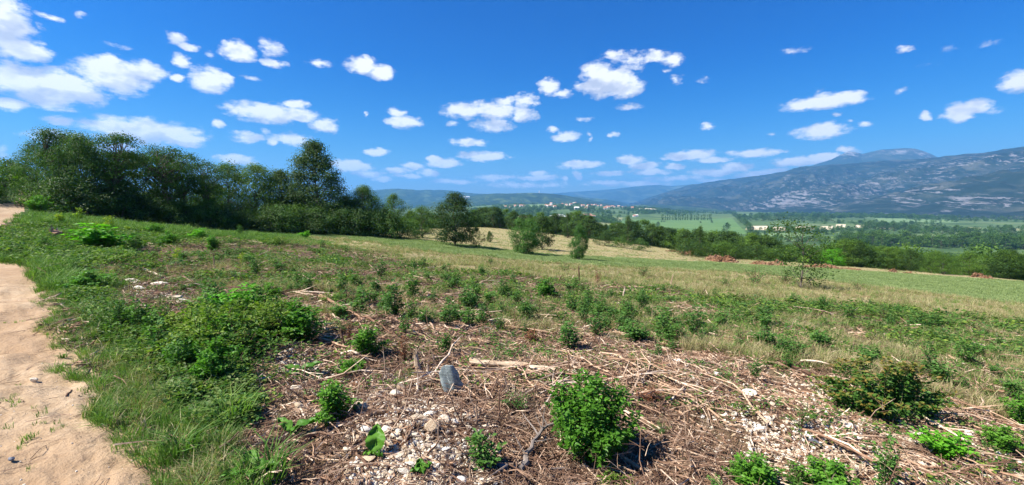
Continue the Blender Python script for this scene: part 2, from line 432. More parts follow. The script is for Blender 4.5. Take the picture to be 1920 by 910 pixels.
# ------------------------------------------------------------------ mesh helpers
def mesh_np(name, v, tri=None, quad=None, attrs=None, mats=(), midx=None, smooth=False):
    me = bpy.data.meshes.new(name)
    v = np.asarray(v, np.float32)
    nt = 0 if tri is None else len(tri); nq = 0 if quad is None else len(quad)
    me.vertices.add(len(v)); me.vertices.foreach_set('co', v.ravel())
    loops = np.concatenate([np.asarray(a, np.int32).ravel() for a in (tri, quad) if a is not None and len(a)]) if nt + nq else np.zeros(0, np.int32)
    me.loops.add(len(loops)); me.loops.foreach_set('vertex_index', loops)
    starts = np.concatenate([np.arange(nt) * 3, nt * 3 + np.arange(nq) * 4]).astype(np.int32)
    me.polygons.add(nt + nq)
    if nt + nq:
        me.polygons.foreach_set('loop_start', starts)
        if midx is not None: me.polygons.foreach_set('material_index', np.asarray(midx, np.int32))
        me.polygons.foreach_set('use_smooth', np.full(nt + nq, bool(smooth)))
    me.update(calc_edges=True)
    for k, a in (attrs or {}).items():
        a = np.asarray(a, np.float32)
        if a.ndim == 1:
            at_ = me.attributes.new(k, 'FLOAT', 'POINT'); at_.data.foreach_set('value', a)
        else:
            at_ = me.attributes.new(k, 'FLOAT_VECTOR', 'POINT'); at_.data.foreach_set('vector', a.ravel())
    for m in mats: me.materials.append(m)
    return me
def link(name, me, parent=None, loc=(0, 0, 0), rot=(0, 0, 0), scl=(1, 1, 1), **tags):
    o = bpy.data.objects.new(name, me)
    C.objects.link(o)
    o.location = loc; o.rotation_euler = rot; o.scale = scl
    if parent is not None: o.parent = parent
    for k, v in tags.items():
        if v is not None: o[k] = v
    return o
class B:
    """collects geometry of one mesh"""
    def __init__(s): s.v = []; s.t = []; s.q = []; s.tn = []; s.n = 0
    def add(s, v, tri=None, quad=None, tint=.5):
        v = np.asarray(v, float)
        if tri is not None and len(tri): s.t.append(np.asarray(tri) + s.n)
        if quad is not None and len(quad): s.q.append(np.asarray(quad) + s.n)
        s.v.append(v); s.tn.append(np.full(len(v), tint) if np.ndim(tint) == 0 else np.asarray(tint))
        s.n += len(v)
    def mesh(s, name, mat, smooth=False):
        return mesh_np(name, np.concatenate(s.v), np.concatenate(s.t) if s.t else None, np.concatenate(s.q) if s.q else None,
                       {'tint': np.concatenate(s.tn)}, [mat], smooth=smooth)
    def tube(s, pts, rad, k=5, tint=.5, cap=True):
        pts = np.asarray(pts, float); n = len(pts)
        rad = np.broadcast_to(rad, (n,)) if np.ndim(rad) else np.full(n, rad)
        d = np.gradient(pts, axis=0); d /= np.linalg.norm(d, axis=1)[:, None] + 1e-9
        up = np.where(np.abs(d[:, 2:3]) > .9, np.array([[1., 0, 0]]), np.array([[0, 0, 1.]]))
        a = np.cross(d, up); a /= np.linalg.norm(a, axis=1)[:, None] + 1e-9
        b = np.cross(d, a)
        th = np.arange(k) * 2 * np.pi / k
        v = pts[:, None] + rad[:, None, None] * (a[:, None] * np.cos(th)[None, :, None] + b[:, None] * np.sin(th)[None, :, None])
        v = v.reshape(-1, 3)
        i = np.arange(n - 1)[:, None] * k + np.arange(k)[None]
        j = np.arange(n - 1)[:, None] * k + (np.arange(k)[None] + 1) % k
        q = np.stack([i, i + k, j + k, j], -1).reshape(-1, 4)
        tri = None
        if cap:
            v = np.r_[v, pts[:1], pts[-1:]]
            t1 = [[n * k, m, (m + 1) % k] for m in range(k)]
            t2 = [[n * k + 1, (n - 1) * k + (m + 1) % k, (n - 1) * k + m] for m in range(k)]
            tri = np.array(t1 + t2)
        s.add(v, tri, q, tint)
def unit(v): return v / (np.linalg.norm(v, axis=-1, keepdims=True) + 1e-9)
def leaves(b, pos, dirv, nrm, ln, wd, r, fold=.25, tint=None, six=False):
    """one folded blade per point: 2 triangles (or 4 with six, a rounder outline)"""
    n = len(pos)
    ln = np.broadcast_to(ln, (n,))[:, None]; wd = np.broadcast_to(wd, (n,))[:, None]
    d = unit(dirv); side = unit(np.cross(d, nrm)); nn = np.cross(side, d)
    if tint is None: tint = r.random(n)
    if not six:
        v = np.stack([pos, pos + d * ln * .5 + side * wd * .5 + nn * wd * fold, pos + d * ln - nn * ln * .12, pos + d * ln * .5 - side * wd * .5 + nn * wd * fold], 1)
        t = np.array([[0, 1, 2], [0, 2, 3]])
        k = 4
    else:
        v = np.stack([pos, pos + d * ln * .28 + side * wd * .46 + nn * wd * fold, pos + d * ln * .66 + side * wd * .38 + nn * wd * fold * .6, pos + d * ln - nn * ln * .2,
                      pos + d * ln * .66 - side * wd * .38 + nn * wd * fold * .6, pos + d * ln * .28 - side * wd * .46 + nn * wd * fold], 1)
        t = np.array([[0, 1, 2], [0, 2, 3], [0, 3, 4], [0, 4, 5]])
        k = 6
    tri = (np.arange(n)[:, None, None] * k + t[None]).reshape(-1, 3)
    b.add(v.reshape(-1, 3), tri, None, np.repeat(tint, k))

# ------------------------------------------------------------------ ground sheet
def ground_material(name, kind):
    m, t = newmat(name)
    geo = t.n('ShaderNodeTexCoord').outputs['Object']
    A = lambda n_: t.n('ShaderNodeAttribute', attribute_name=n_).outputs['Fac']
    fine = t.noise(geo, 22, 5, .7)
    mid = t.noise(geo, 3.2, 5, .65)
    big = t.noise(geo, .35, 4, .6)
    if kind == 'path':
        col = t.ramp(mid, [(.3, (.29, .195, .11)), (.5, (.41, .295, .185)), (.72, (.53, .41, .28))])
        col = t.mix(.35, col, t.ramp(fine, [(.3, (.17, .11, .06)), (.55, (.40, .29, .18)), (.75, (.60, .50, .36))]))
        col = t.mix(t.math('MULTIPLY', t.smooth(big, .42, .62), .6), col, (.29, .185, .105))
        col = t.mix(t.math('MULTIPLY', t.smooth(t.noise(t.vmath('MULTIPLY', geo, (1.6, .8, 1)), 9, 5, .7), .54, .68), .6), col, (.24, .16, .10))
        vor = t.n('ShaderNodeTexVoronoi', inp={'Vector': geo, 'Scale': 42.0}).outputs['Distance']
        peb = t.smooth(vor, .16, .05)
        peb = t.math('MULTIPLY', peb, t.smooth(t.noise(geo, 5, 2), .5, .62))
        col = t.mix(t.math('MULTIPLY', peb, .7), col, (.66, .60, .50))
        h = t.math('ADD', t.math('MULTIPLY', mid, 1.2), t.math('ADD', t.math('MULTIPLY', fine, .45), t.math('MULTIPLY', peb, .2)))
        bd = .05
    elif kind == 'crop':
        rows = t.noise(t.vmath('MULTIPLY', geo, (.25, 1.5, 1)), 2.0, 3, .6)
        col = t.ramp(rows, [(.3, (.14, .195, .07)), (.55, (.20, .255, .095)), (.75, (.25, .29, .12))])
        col = t.mix(t.math('MULTIPLY', t.smooth(t.noise(geo, .12, 3), .5, .7), .5), col, (.20, .26, .08))
        h = fine; bd = .05
    else:
        fib = t.noise(t.vmath('MULTIPLY', geo, (1, 3.4, 1)), 26, 5, .75, .8)
        fib2 = t.noise(t.vmath('MULTIPLY', geo, (3.1, 1, 1)), 19, 5, .75, .8)
        fb = t.math('MAXIMUM', fib, fib2)
        lit = t.ramp(fb, [(.40, (.04, .024, .014)), (.52, (.15, .095, .058)), (.62, (.28, .195, .125)), (.76, (.46, .36, .25))])
        lit = t.mix(t.smooth(mid, .5, .66), lit, t.mix(.5, lit, (.19, .10, .055)))
        lit = t.mix(t.math('MULTIPLY', t.smooth(big, .42, .6), .5), lit, t.ramp(fine, [(.3, (.10, .10, .045)), (.6, (.25, .22, .12)), (.8, (.40, .35, .22))]))
        soil = t.ramp(fine, [(.35, (.12, .05, .025)), (.6, (.27, .13, .07)), (.75, (.40, .26, .17))])
        lit = t.mix(t.math('MULTIPLY', A('stone'), t.smooth(mid, .4, .55)), lit, soil)
        grn = t.ramp(t.noise(geo, 16, 5, .7), [(.3, (.018, .04, .010)), (.5, (.045, .085, .02)), (.72, (.10, .15, .04))])
        dry = t.ramp(t.noise(geo, 9, 5, .7), [(.3, (.13, .11, .045)), (.5, (.30, .25, .12)), (.7, (.46, .39, .21))])
        dry = t.mix(t.smooth(big, .5, .66), dry, (.17, .19, .065))
        gm = t.math('MULTIPLY', A('green'), t.smooth(t.math('ADD', t.math('MULTIPLY', A('green'), .55), t.noise(geo, 1.6, 4, .65)), .62, .85))
        col = t.mix(gm, lit, grn)
        col = t.mix(A('dry'), col, dry)
        # valley: meadow, scrub, bare patches
        vb = t.noise(geo, .0045, 4, .6)
        vs = t.noise(t.vmath('MULTIPLY', geo, (.6, 1.6, 1)), .016, 4, .6)
        val = t.ramp(vs, [(.3, (.03, .06, .018)), (.45, (.055, .10, .028)), (.55, (.095, .15, .045)), (.68, (.14, .185, .065)), (.8, (.24, .22, .12))])
        val = t.mix(t.smooth(vb, .55, .7), val, (.13, .17, .07))
        col = t.mix(A('valley'), col, val)
        col = t.mix(A('floor'), col, t.ramp(t.noise(geo, .8, 5, .7), [(.3, (.02, .03, .01)), (.6, (.06, .07, .03)), (.8, (.13, .11, .06))]))
        h = t.math('ADD', fb, t.math('MULTIPLY', mid, 1.5)); bd = .06
    b = t.n('ShaderNodeBsdfPrincipled', inp={'Base Color': col, 'Roughness': .92, 'Specular IOR Level': .15})
    bn = t.n('ShaderNodeBump', inp={'Height': h, 'Strength': .75, 'Distance': bd})
    t.link(bn.outputs[0], b.inputs['Normal'])
    out_(t, b.outputs[0])
    return m
M_GROUND = ground_material('cleared_ground', 'ground')
M_PATH = ground_material('pale_track_dirt', 'path')
M_CROP = ground_material('young_crop', 'crop')

azs = np.radians(np.concatenate([np.linspace(-180, -66, 40, endpoint=False), np.linspace(-66, 66, 560, endpoint=False), np.linspace(66, 180, 40, endpoint=False)]))
rs = np.concatenate([np.linspace(.12, 1.4, 10, endpoint=False), np.geomspace(1.4, 115, 300, endpoint=False), np.geomspace(115, 30000, 120)])
AZ, RR = np.meshgrid(azs, rs)
GX = RR * np.sin(AZ); GY = RR * np.cos(AZ)
GZ = Z(GX, GY)
pm = m_path(GX, GY); cm = m_crop(GX, GY)
near = RR < 14
GZ = GZ + np.where(near & (pm < 0), fbm(GX * 3.2, GY * 3.2, 31, 4) * .09 * sstep(-pm, 0, .4), 0)
GZ = GZ + np.where(near & (pm >= 0), fbm(GX * 2.6, GY * 2.6, 32, 5, .62) * .075 - .03, 0) * sstep(RR, .5, 2)
GZ -= np.where(pm > 0, .05 * sstep(pm, 0, .8), 0)
nr, na = GX.shape
idx = np.arange(nr * na).reshape(nr, na)
nxt = np.roll(idx, -1, axis=1)
quads = np.stack([idx[:-1], nxt[:-1], nxt[1:], idx[1:]], -1).reshape(-1, 4)
fm = (pm[:-1] > 0).ravel(); fc = ((cm[:-1] > 0) & (pm[:-1] <= 0)).ravel()
gv = np.stack([GX, GY, GZ], -1).reshape(-1, 3)
gat = {'green': m_green(GX, GY).ravel(), 'dry': m_dry(GX, GY).ravel() * (1 - sstep(RR.ravel(), 120, 170)), 'stone': m_stone(GX, GY).ravel(),
       'valley': sstep(RR.ravel(), 420, 560),
       'floor': (sstep(RR, np.interp(np.degrees(AZ), EDGE_AZ, EDGE_R) * 1.15, np.interp(np.degrees(AZ), EDGE_AZ, EDGE_R) * 1.35) * (1 - sstep(RR, 420, 560))).ravel()}
gat['dry'] = gat['dry'] * (1 - gat['floor'])
def sub_sheet(name, mask, mat, extra=None):
    f = quads[mask]
    u, inv = np.unique(f, return_inverse=True)
    me = mesh_np(name, gv[u], None, inv.reshape(-1, 4), {k: a[u] for k, a in gat.items()}, [mat], smooth=True)
    return link(name, me, kind='structure')
c0 = len(gv)
g_ob = sub_sheet('ground', ~fm & ~fc, M_GROUND)
sub_sheet('dirt_path', fm, M_PATH)
sub_sheet('crop_field', fc, M_CROP)
# exact height of the built ground, for standing things on it
def Zg(x, y):
    x = np.asarray(x, float); y = np.asarray(y, float)
    a = np.arctan2(x, y); r = np.hypot(x, y)
    i = np.interp(r, rs, np.arange(nr)); a = np.where(a < azs[0], a + 2 * np.pi, a)
    j = np.interp(a, azs, np.arange(na))
    i0 = np.clip(i.astype(int), 0, nr - 2); j0 = np.clip(j.astype(int), 0, na - 2)
    fi = i - i0; fj = j - j0
    return (GZ[i0, j0] * (1 - fi) + GZ[i0 + 1, j0] * fi) * (1 - fj) + (GZ[i0, j0 + 1] * (1 - fi) + GZ[i0 + 1, j0 + 1] * fi) * fj

# ------------------------------------------------------------------ mountains and far hills
def range_material(name, forest, rock, grassy, rock_amt, sc):
    m, t = newmat(name)
    geo = t.n('ShaderNodeTexCoord').outputs['Object']
    rk = t.n('ShaderNodeAttribute', attribute_name='rock').outputs['Fac']
    a = t.noise(t.vmath('MULTIPLY', geo, (1, .25, 1.1)), sc, 6, .7, .9)
    b_ = t.noise(geo, sc * .22, 4, .6)
    c_ = t.noise(t.vmath('MULTIPLY', geo, (1, .22, 1.25)), sc * 3.2, 6, .78, .5)
    col = t.ramp(a, [(.3, tuple(x * .6 for x in forest)), (.52, forest), (.62, tuple((x + y) / 2 for x, y in zip(forest, grassy)))])
    col = t.mix(t.math('MULTIPLY', t.smooth(b_, .48, .62), t.smooth(a, .46, .60)), col, grassy)
    f = t.math('MULTIPLY', t.smooth(t.math('ADD', c_, t.math('MULTIPLY', rk, .17)), .635 - rock_amt * .06, .675 - rock_amt * .06), t.smooth(t.math('ADD', b_, t.math('MULTIPLY', rk, .4)), .40, .58))
    col = t.mix(f, col, rock)
    bs = t.n('ShaderNodeBsdfPrincipled', inp={'Base Color': col, 'Roughness': .95, 'Specular IOR Level': .1})
    out_(t, bs.outputs[0])
    return m
def px_az(px): return math.atan2((px - W0 / 2) / FPX, 1.0)
def mountain(name, outline, foot_r, ridge_r, back, mat, relief, rscale, foot_z=-46, power=1.15, rockspot=None, nA=420, nR=150, seed=0):
    """a massif: foot and ridge distances by azimuth, ridge height from the skyline seen from the clearing"""
    oa = np.array([math.atan2(*pxdir(x, y)[:2]) for x, y in outline])
    oe = np.array([pxdir(x, y)[2] / math.hypot(*pxdir(x, y)[:2]) for x, y in outline])
    a = np.linspace(oa[0], oa[-1], nA)
    fr = np.interp(a, *np.array(foot_r, float).T) if False else np.interp(a, [px_az(q[0]) for q in foot_r], [q[1] for q in foot_r])
    rr = np.interp(a, [px_az(q[0]) for q in ridge_r], [q[1] for q in ridge_r])
    hz = EYE + np.interp(a, oa, oe) * rr
    t = np.linspace(0, 1, nR)
    tt = np.concatenate([t, 1 + np.linspace(0, 1, 24)[1:] ** 1.0])
    A2, T2 = np.meshgrid(a, tt)
    FR = fr[None]; RRr = rr[None]
    Rd = np.where(T2 <= 1, FR + (RRr - FR) * np.minimum(T2, 1), RRr + (T2 - 1) * back)
    prof = np.where(T2 <= 1, np.minimum(T2, 1) ** power * .82 + np.sin(np.minimum(T2, 1) * np.pi / 2) * .18, 1 - (T2 - 1) ** 1.3)
    X = Rd * np.sin(A2); Y = Rd * np.cos(A2)
    n1 = fbm(X / rscale, Y / rscale, 40 + seed, 6, .55)
    n2 = 1 - np.abs(fbm(X / rscale * .8 + 7, Y / rscale * .8, 60 + seed, 5, .5)) * 3
    env = np.sin(np.clip(T2, 0, 1) * np.pi) ** .7 * (T2 <= 1) + (T2 > 1) * .4 * np.minimum(1, (T2 - 1) * 3)
    z = foot_z + (hz[None] - foot_z) * prof + relief * (n1 + .35 * (n2 - .5)) * env
    z = z + relief * .06 * fbm(X / (rscale * .12), Y / (rscale * .12), 70 + seed, 3) * np.minimum(1, T2 * 5)
    n = len(tt)
    id_ = np.arange(n * nA).reshape(n, nA)
    q = np.stack([id_[:-1, :-1], id_[:-1, 1:], id_[1:, 1:], id_[1:, :-1]], -1).reshape(-1, 4)
    rock = np.zeros_like(A2)
    for (pa, tv, wa, wt, s_) in (rockspot or []):
        rock = np.maximum(rock, s_ * np.exp(-((A2 - px_az(pa)) / wa) ** 2 - ((T2 - tv) / wt) ** 2))
    me = mesh_np(name, np.stack([X, Y, z], -1).reshape(-1, 3), None, q, {'rock': rock.ravel()}, [mat], smooth=True)
    return link(name, me, kind='structure')
M_MT = range_material('mountain_slope', (.016, .030, .022), (.17, .165, .17), (.065, .072, .055), .6, .011)
M_MT2 = range_material('summit_slope', (.030, .048, .026), (.24, .23, .22), (.08, .085, .06), .5, .0045)
M_HILL = range_material('wooded_hill', (.026, .052, .022), (.30, .28, .2), (.08, .12, .045), -.6, .008)
M_FAR = range_material('far_ridge', (.03, .05, .03), (.35, .36, .33), (.12, .15, .08), -.3, .003)
mountain('mountain', [(1150,392),(1204,375),(1250,360),(1294,347),(1362,337),(1440,327),(1515,314),(1560,309),(1610,306),(1660,302),(1710,299),(1760,295),(1800,290),(1840,287),(1880,281),(1920,275),(2050,266),(2300,250),(2700,262)],
         [(1150,5200),(1250,4000),(1400,3300),(1600,2700),(1800,2250),(1920,2100),(2700,1900)], [(1150,7600),(1300,6800),(1500,5900),(1760,5200),(1920,4900),(2700,4600)], 2500, M_MT, 135, 520, power=1.12,
         rockspot=[(1490,.20,.075,.13,.8),(1400,.12,.06,.06,.6),(1650,.16,.12,.07,.45),(1600,.45,.14,.2,.4),(1850,.75,.14,.2,.45),(1780,.14,.14,.08,.4),(1720,.6,.1,.2,.3)], nA=520, nR=170)
mountain('summit_ridge', [(1420,340),(1500,318),(1540,305),(1560,299),(1575,291),(1590,284),(1603,285),(1617,289),(1632,285),(1652,281),(1680,279),(1697,278),(1715,279),(1730,283),(1745,289),(1760,296),(1800,304),(1900,318)],
         [(1420,6400),(1900,5600)], [(1420,8600),(1900,8200)], 2500, M_MT2, 60, 600, power=1.0, rockspot=[(1590,.95,.02,.12,.9),(1690,.9,.05,.12,.8)], nA=220, nR=60, seed=3)
mountain('far_hills', [(100,372),(300,366),(560,362),(640,360),(700,357),(740,355),(770,357),(800,357),(830,359),(860,360),(900,364),(960,366),(1020,366),(1090,370),(1150,380),(1200,392)],
         [(100,3900),(560,3900),(1200,5200)], [(100,6600),(560,6600),(1200,7600)], 3000, M_HILL, 90, 700, power=.9, nA=300, nR=70, seed=5)
mountain('far_ridge', [(900,372),(1000,366),(1060,361),(1110,358),(1150,355),(1175,352),(1200,349),(1232,347),(1260,349),(1285,347),(1310,346),(1350,338),(1380,336),(1420,338),(1500,345)],
         [(900,8200),(1500,8200)], [(900,11500),(1500,11500)], 2500, M_FAR, 90, 900, power=.9, nA=240, nR=60, seed=8)
mountain('wooded_hill', [(780,392),(820,376),(850,371),(875,369),(900,365),(930,363),(960,363),(985,362),(1011,362),(1040,364),(1062,367),(1090,372),(1125,379),(1150,384),(1190,392),(1230,398)],
         [(780,2900),(1230,3300)], [(780,4300),(1230,4600)], 1500, M_HILL, 22, 420, power=1.0, foot_z=-30, nA=260, nR=60, seed=11)
mountain('hill_spur', [(1100,398),(1150,389),(1200,384),(1240,384),(1290,387),(1350,393),(1400,397)],
         [(1100,3300),(1400,3200)], [(1100,4300),(1400,4000)], 900, M_HILL, 15, 300, power=1.0, nA=120, nR=30, seed=15)

# valley fields, draped over the flat floor
def field_mat(name, a, b, sc=.03):
    m, t = newmat(name)
    geo = t.n('ShaderNodeTexCoord').outputs['Object']
    col = t.ramp(t.noise(t.vmath('MULTIPLY', geo, (.3, 2, 1)), sc, 4, .6), [(.3, a), (.7, b)])
    bs = t.n('ShaderNodeBsdfPrincipled', inp={'Base Color': col, 'Roughness': .95, 'Specular IOR Level': .1})
    out_(t, bs.outputs[0]); return m
M_F1 = field_mat('green_meadow', (.07, .145, .04), (.13, .21, .07))
M_F2 = field_mat('pale_stubble', (.50, .42, .28), (.66, .56, .40))
M_F3 = field_mat('olive_field', (.16, .19, .08), (.24, .25, .12))
M_F4 = field_mat('soft_meadow', (.12, .20, .08), (.17, .24, .10))
def field(name, pts, mat, lift=.25):
    P = poly(pts)
    lo = P.min(0); hi = P.max(0); n = 26
    gx, gy = np.meshgrid(np.linspace(lo[0], hi[0], n), np.linspace(lo[1], hi[1], n))
    # quad patch: bilinear between the four corners, then trimmed by none
    a, b, c, d = P
    u, v = np.meshgrid(np.linspace(0, 1, n), np.linspace(0, 1, n))
    XY = (a * (1 - u[..., None]) + b * u[..., None]) * (1 - v[..., None]) + (d * (1 - u[..., None]) + c * u[..., None]) * v[..., None]
    x, y = XY[..., 0], XY[..., 1]
    z = Zg(x, y) + lift
    id_ = np.arange(n * n).reshape(n, n)
    q = np.stack([id_[:-1, :-1], id_[:-1, 1:], id_[1:, 1:], id_[1:, :-1]], -1).reshape(-1, 4)
    me = mesh_np(name, np.stack([x, y, z], -1).reshape(-1, 3), None, q, None, [mat], smooth=True)
    return link(name, me, kind='structure')
for pts, mt in [([(1150,414),(1372,409),(1402,440),(1180,436)], M_F1), ([(1400,424),(1440,424),(1436,432),(1398,431)], M_F2), ([(1447,426),(1480,426),(1480,434),(1450,433)], M_F2),
                ([(1492,425),(1528,425),(1526,432),(1490,432)], M_F2), ([(1538,425),(1562,424),(1560,431),(1536,431)], M_F2), ([(1568,421),(1586,421),(1584,427),(1566,427)], M_F2),
                ([(1605,422),(1626,422),(1624,427),(1603,427)], M_F2), ([(1640,425),(1676,426),(1672,430),(1640,429)], M_F2), ([(1676,402),(1704,402),(1700,404.5),(1672,404.5)], M_F2),
                ([(1390,401.5),(1470,401),(1466,404),(1388,404)], M_F4), ([(1560,401),(1600,401),(1600,405),(1556,405)], M_F4), ([(1640,409),(1800,413),(1798,418),(1650,417)], M_F4),
                ([(1420,440),(1500,436),(1520,452),(1400,452)], M_F4), ([(1670,450),(1740,452),(1745,458),(1668,457)], M_F3), ([(1815,426),(1840,427),(1836,431),(1812,430)], M_F3), ([(1890,428),(1990,430),(1990,434),(1890,433)], M_F3),
                ([(1095,407),(1168,408),(1160,424),(1110,422)], M_F3), ([(980,385),(1024,384),(1026,392),(985,394)], M_F4), ([(1196,391),(1232,392),(1230,394),(1196,393)], M_F2), ([(1740,440),(1765,441),(1763,448),(1738,447)], M_F4),
                ([(1900,460),(2000,466),(2000,472),(1895,466)], M_F3)]:
    field('field', pts, mt)

# ------------------------------------------------------------------ the air
HTOP = max(v.co.z for o in C.objects if o.type == 'MESH' for v in o.data.vertices) + 25
bm_ = np.array([(-9500,-300,-62),(14500,-300,-62),(14500,14500,-62),(-9500,14500,-62),(-9500,-300,HTOP),(14500,-300,HTOP),(14500,14500,HTOP),(-9500,14500,HTOP)], float)
hz_me = mesh_np('haze', bm_, None, [[0,3,2,1],[4,5,6,7],[0,1,5,4],[1,2,6,5],[2,3,7,6],[3,0,4,7]])
hm, ht = newmat('haze')
pv = ht.n('ShaderNodeVolumePrincipled', inp={'Color': (.15, .49, 1.0, 1), 'Density': 0.000112, 'Anisotropy': 0.1})
ho = ht.n('ShaderNodeOutputMaterial', inp={'Volume': pv.outputs[0]})
hz_me.materials.append(hm)
link('haze', hz_me, kind='stuff')

# ------------------------------------------------------------------ scattering of stuff (countless small pieces)
def scatter(name, protos, pts, rot, scl, pick, label=None, cat=None):
    """one object of countless pieces: instances of a few small meshes on given points"""
    me = mesh_np(name, pts, None, None, {'rot': rot, 'scl': scl, 'pick': np.asarray(pick, float)})
    o = link(name, me, kind='stuff', label=label, category=cat)
    ng = bpy.data.node_groups.new(name, 'GeometryNodeTree')
    ng.interface.new_socket('Geometry', in_out='INPUT', socket_type='NodeSocketGeometry')
    ng.interface.new_socket('Geometry', in_out='OUTPUT', socket_type='NodeSocketGeometry')
    N = ng.nodes; L = ng.links
    gi = N.new('NodeGroupInput'); go = N.new('NodeGroupOutput'); jn = N.new('GeometryNodeJoinGeometry')
    def attr(nm, ty):
        a = N.new('GeometryNodeInputNamedAttribute'); a.data_type = ty; a.inputs['Name'].default_value = nm
        return a.outputs['Attribute']
    ra, sa, pa = attr('rot', 'FLOAT_VECTOR'), attr('scl', 'FLOAT_VECTOR'), attr('pick', 'FLOAT')
    for k, pm_ in enumerate(protos):
        po = bpy.data.objects.new(name + '_piece', pm_)
        oi = N.new('GeometryNodeObjectInfo'); oi.inputs['Object'].default_value = po; oi.inputs['As Instance'].default_value = True
        cmpn = N.new('FunctionNodeCompare'); cmpn.data_type = 'FLOAT'; cmpn.operation = 'EQUAL'
        L.new(pa, cmpn.inputs[0]); cmpn.inputs[1].default_value = k; cmpn.inputs['Epsilon'].default_value = .4
        ip = N.new('GeometryNodeInstanceOnPoints')
        L.new(gi.outputs[0], ip.inputs['Points']); L.new(cmpn.outputs[0], ip.inputs['Selection']); L.new(oi.outputs['Geometry'], ip.inputs['Instance'])
        L.new(ra, ip.inputs['Rotation']); L.new(sa, ip.inputs['Scale'])
        L.new(ip.outputs[0], jn.inputs[0])
    L.new(jn.outputs[0], go.inputs[0])
    md = o.modifiers.new('pieces', 'NODES'); md.node_group = ng
    return o
def sample(n, r0, r1, mask, a0=-62, a1=62, power=0.0):
    """random places between two distances where mask accepts; power 0 = even over the picture, 1 = even over the ground"""
    x = np.zeros(0); y = np.zeros(0); tries = 0
    while len(x) < n and tries < 12:
        m = n * 3; tries += 1
        u = rng.random(m)
        r = np.where(rng.random(m) < power, np.sqrt(r0 ** 2 + u * (r1 ** 2 - r0 ** 2)), r0 * (r1 / r0) ** u)
        a = np.radians(a0 + rng.random(m) * (a1 - a0))
        xx = r * np.sin(a); yy = r * np.cos(a)
        k = rng.random(m) < mask(xx, yy)
        x = np.r_[x, xx[k]]; y = np.r_[y, yy[k]]
    return x[:n], y[:n]
def P3(x, y, dz=0): return np.stack([x, y, Zg(x, y) + dz], -1)
def rots(n, tilt=.15):
    return np.stack([rng.normal(0, tilt, n), rng.normal(0, tilt, n), rng.random(n) * 6.283], -1)
def scl(n, a, b, z=None):
    s = a + (b - a) * rng.random(n) ** 1.6
    return np.stack([s, s, s if z is None else s * (z[0] + (z[1] - z[0]) * rng.random(n))], -1)
def away_path(x, y): return m_path(x, y) < 0
def soft(v, a, b): return sstep(v, a, b)

# wood splinters, twigs
def splinter(r, L=.09, wd=.011, th=.004, mat=M_WOOD, name='splinter'):
    b = B()
    k = 4; xs = np.linspace(-L / 2, L / 2, k); bend = r.normal(0, L * .06, k)
    wv = wd * np.array([.3, 1, .8, .15]) * (.7 + .6 * r.random(k))
    up = np.abs(r.normal(0, L * .05, k))
    v = []
    for i in range(k):
        v += [(xs[i], bend[i] - wv[i], up[i]), (xs[i], bend[i], up[i] + th * 1.8), (xs[i], bend[i] + wv[i], up[i])]
    q = []
    for i in range(k - 1):
        for j in range(3):
            q.append([i * 3 + j, i * 3 + (j + 1) % 3, i * 3 + 3 + (j + 1) % 3, i * 3 + 3 + j])
    b.add(v, None, q, r.random())
    return b.mesh(name, mat)
def twig(r, L=.5, rad=.006, mat=M_TWIG, forks=2, name='twig', k=4, seg=5, arc=.12):
    b = B()
    t = np.linspace(0, 1, seg)
    p = np.stack([(t - .5) * L, np.cumsum(r.normal(0, L * .06, seg)), np.abs(np.sin(t * np.pi)) * L * arc * r.random() + .01 + r.normal(0, L * .008, seg)], -1)
    tn = r.random()
    b.tube(p, rad * np.linspace(1, .45, seg), k, tn)
    for _ in range(forks):
        i = r.integers(1, seg - 1)
        d = unit(p[i + 1] - p[i] + np.array([0, r.normal(0, L * .2), abs(r.normal(0, L * .05))]))
        t2 = np.linspace(0, 1, 3)[:, None]
        b.tube(p[i] + d * t2 * L * (.2 + .25 * r.random()), rad * np.array([.6, .45, .2]), 3, tn)
    return b.mesh(name, mat)
r_ = np.random.default_rng(5)
SPL = [splinter(r_, .035 + .045 * i % .10, .0032 + .0026 * (i % 3)) for i in range(6)]
TWG = [twig(r_, .13 + .045 * i, .0022 + .0005 * i, forks=i % 3, seg=4, k=3) for i in range(6)]
TWL = [twig(r_, .7 + .15 * i, .008 + .002 * i, forks=2, seg=6, k=4, mat=M_WOOD) for i in range(5)]

def litter_mask(x, y):
    return (1 - .6 * m_stone(x, y)) * np.where(away_path(x, y), 1 - .93 * np.maximum(m_green(x, y), m_dry(x, y)), 0.0) * np.where(sdist(x, y, CROP) > 0, 0, 1)
def clump(x, y, f, seed, a=-.12, b_=.25): return sstep(fbm(x * f, y * f, seed, 3), a, b_)
x, y = sample(66000, 1.6, 13, lambda x, y: litter_mask(x, y) * (.35 + .65 * clump(x, y, 1.4, 91)), power=.35)
n = len(x)
scatter('wood_chips', SPL, P3(x, y, .004 + rng.random(n) ** 2 * .03), rots(n, .3), scl(n, .45, 1.7) * np.clip(np.hypot(x, y) / 6, .7, 1.4)[:, None], rng.integers(0, 6, n), 'pale splinters and chips of mulched wood strewn over the clearing', 'wood chips')
x, y = sample(44000, 1.6, 30, lambda x, y: litter_mask(x, y) * (.2 + .8 * clump(x, y, .9, 92)), power=.1)
n = len(x)
scatter('twig_litter', TWG, P3(x, y, rng.random(n) ** 2 * .04), rots(n, .22), scl(n, .5, 1.7) * np.clip(np.hypot(x, y) / 8, .75, 1.9)[:, None], rng.integers(0, 6, n), 'brown and grey twigs lying thickly over the cleared ground', 'twigs')
x, y = sample(750, 3.8, 32, lambda x, y: (m_path(x, y) < -1.2) * (m_green(x, y) < .4) * litter_mask(x, y) * clump(x, y, .7, 93, .0, .3), power=.1)
n = len(x)
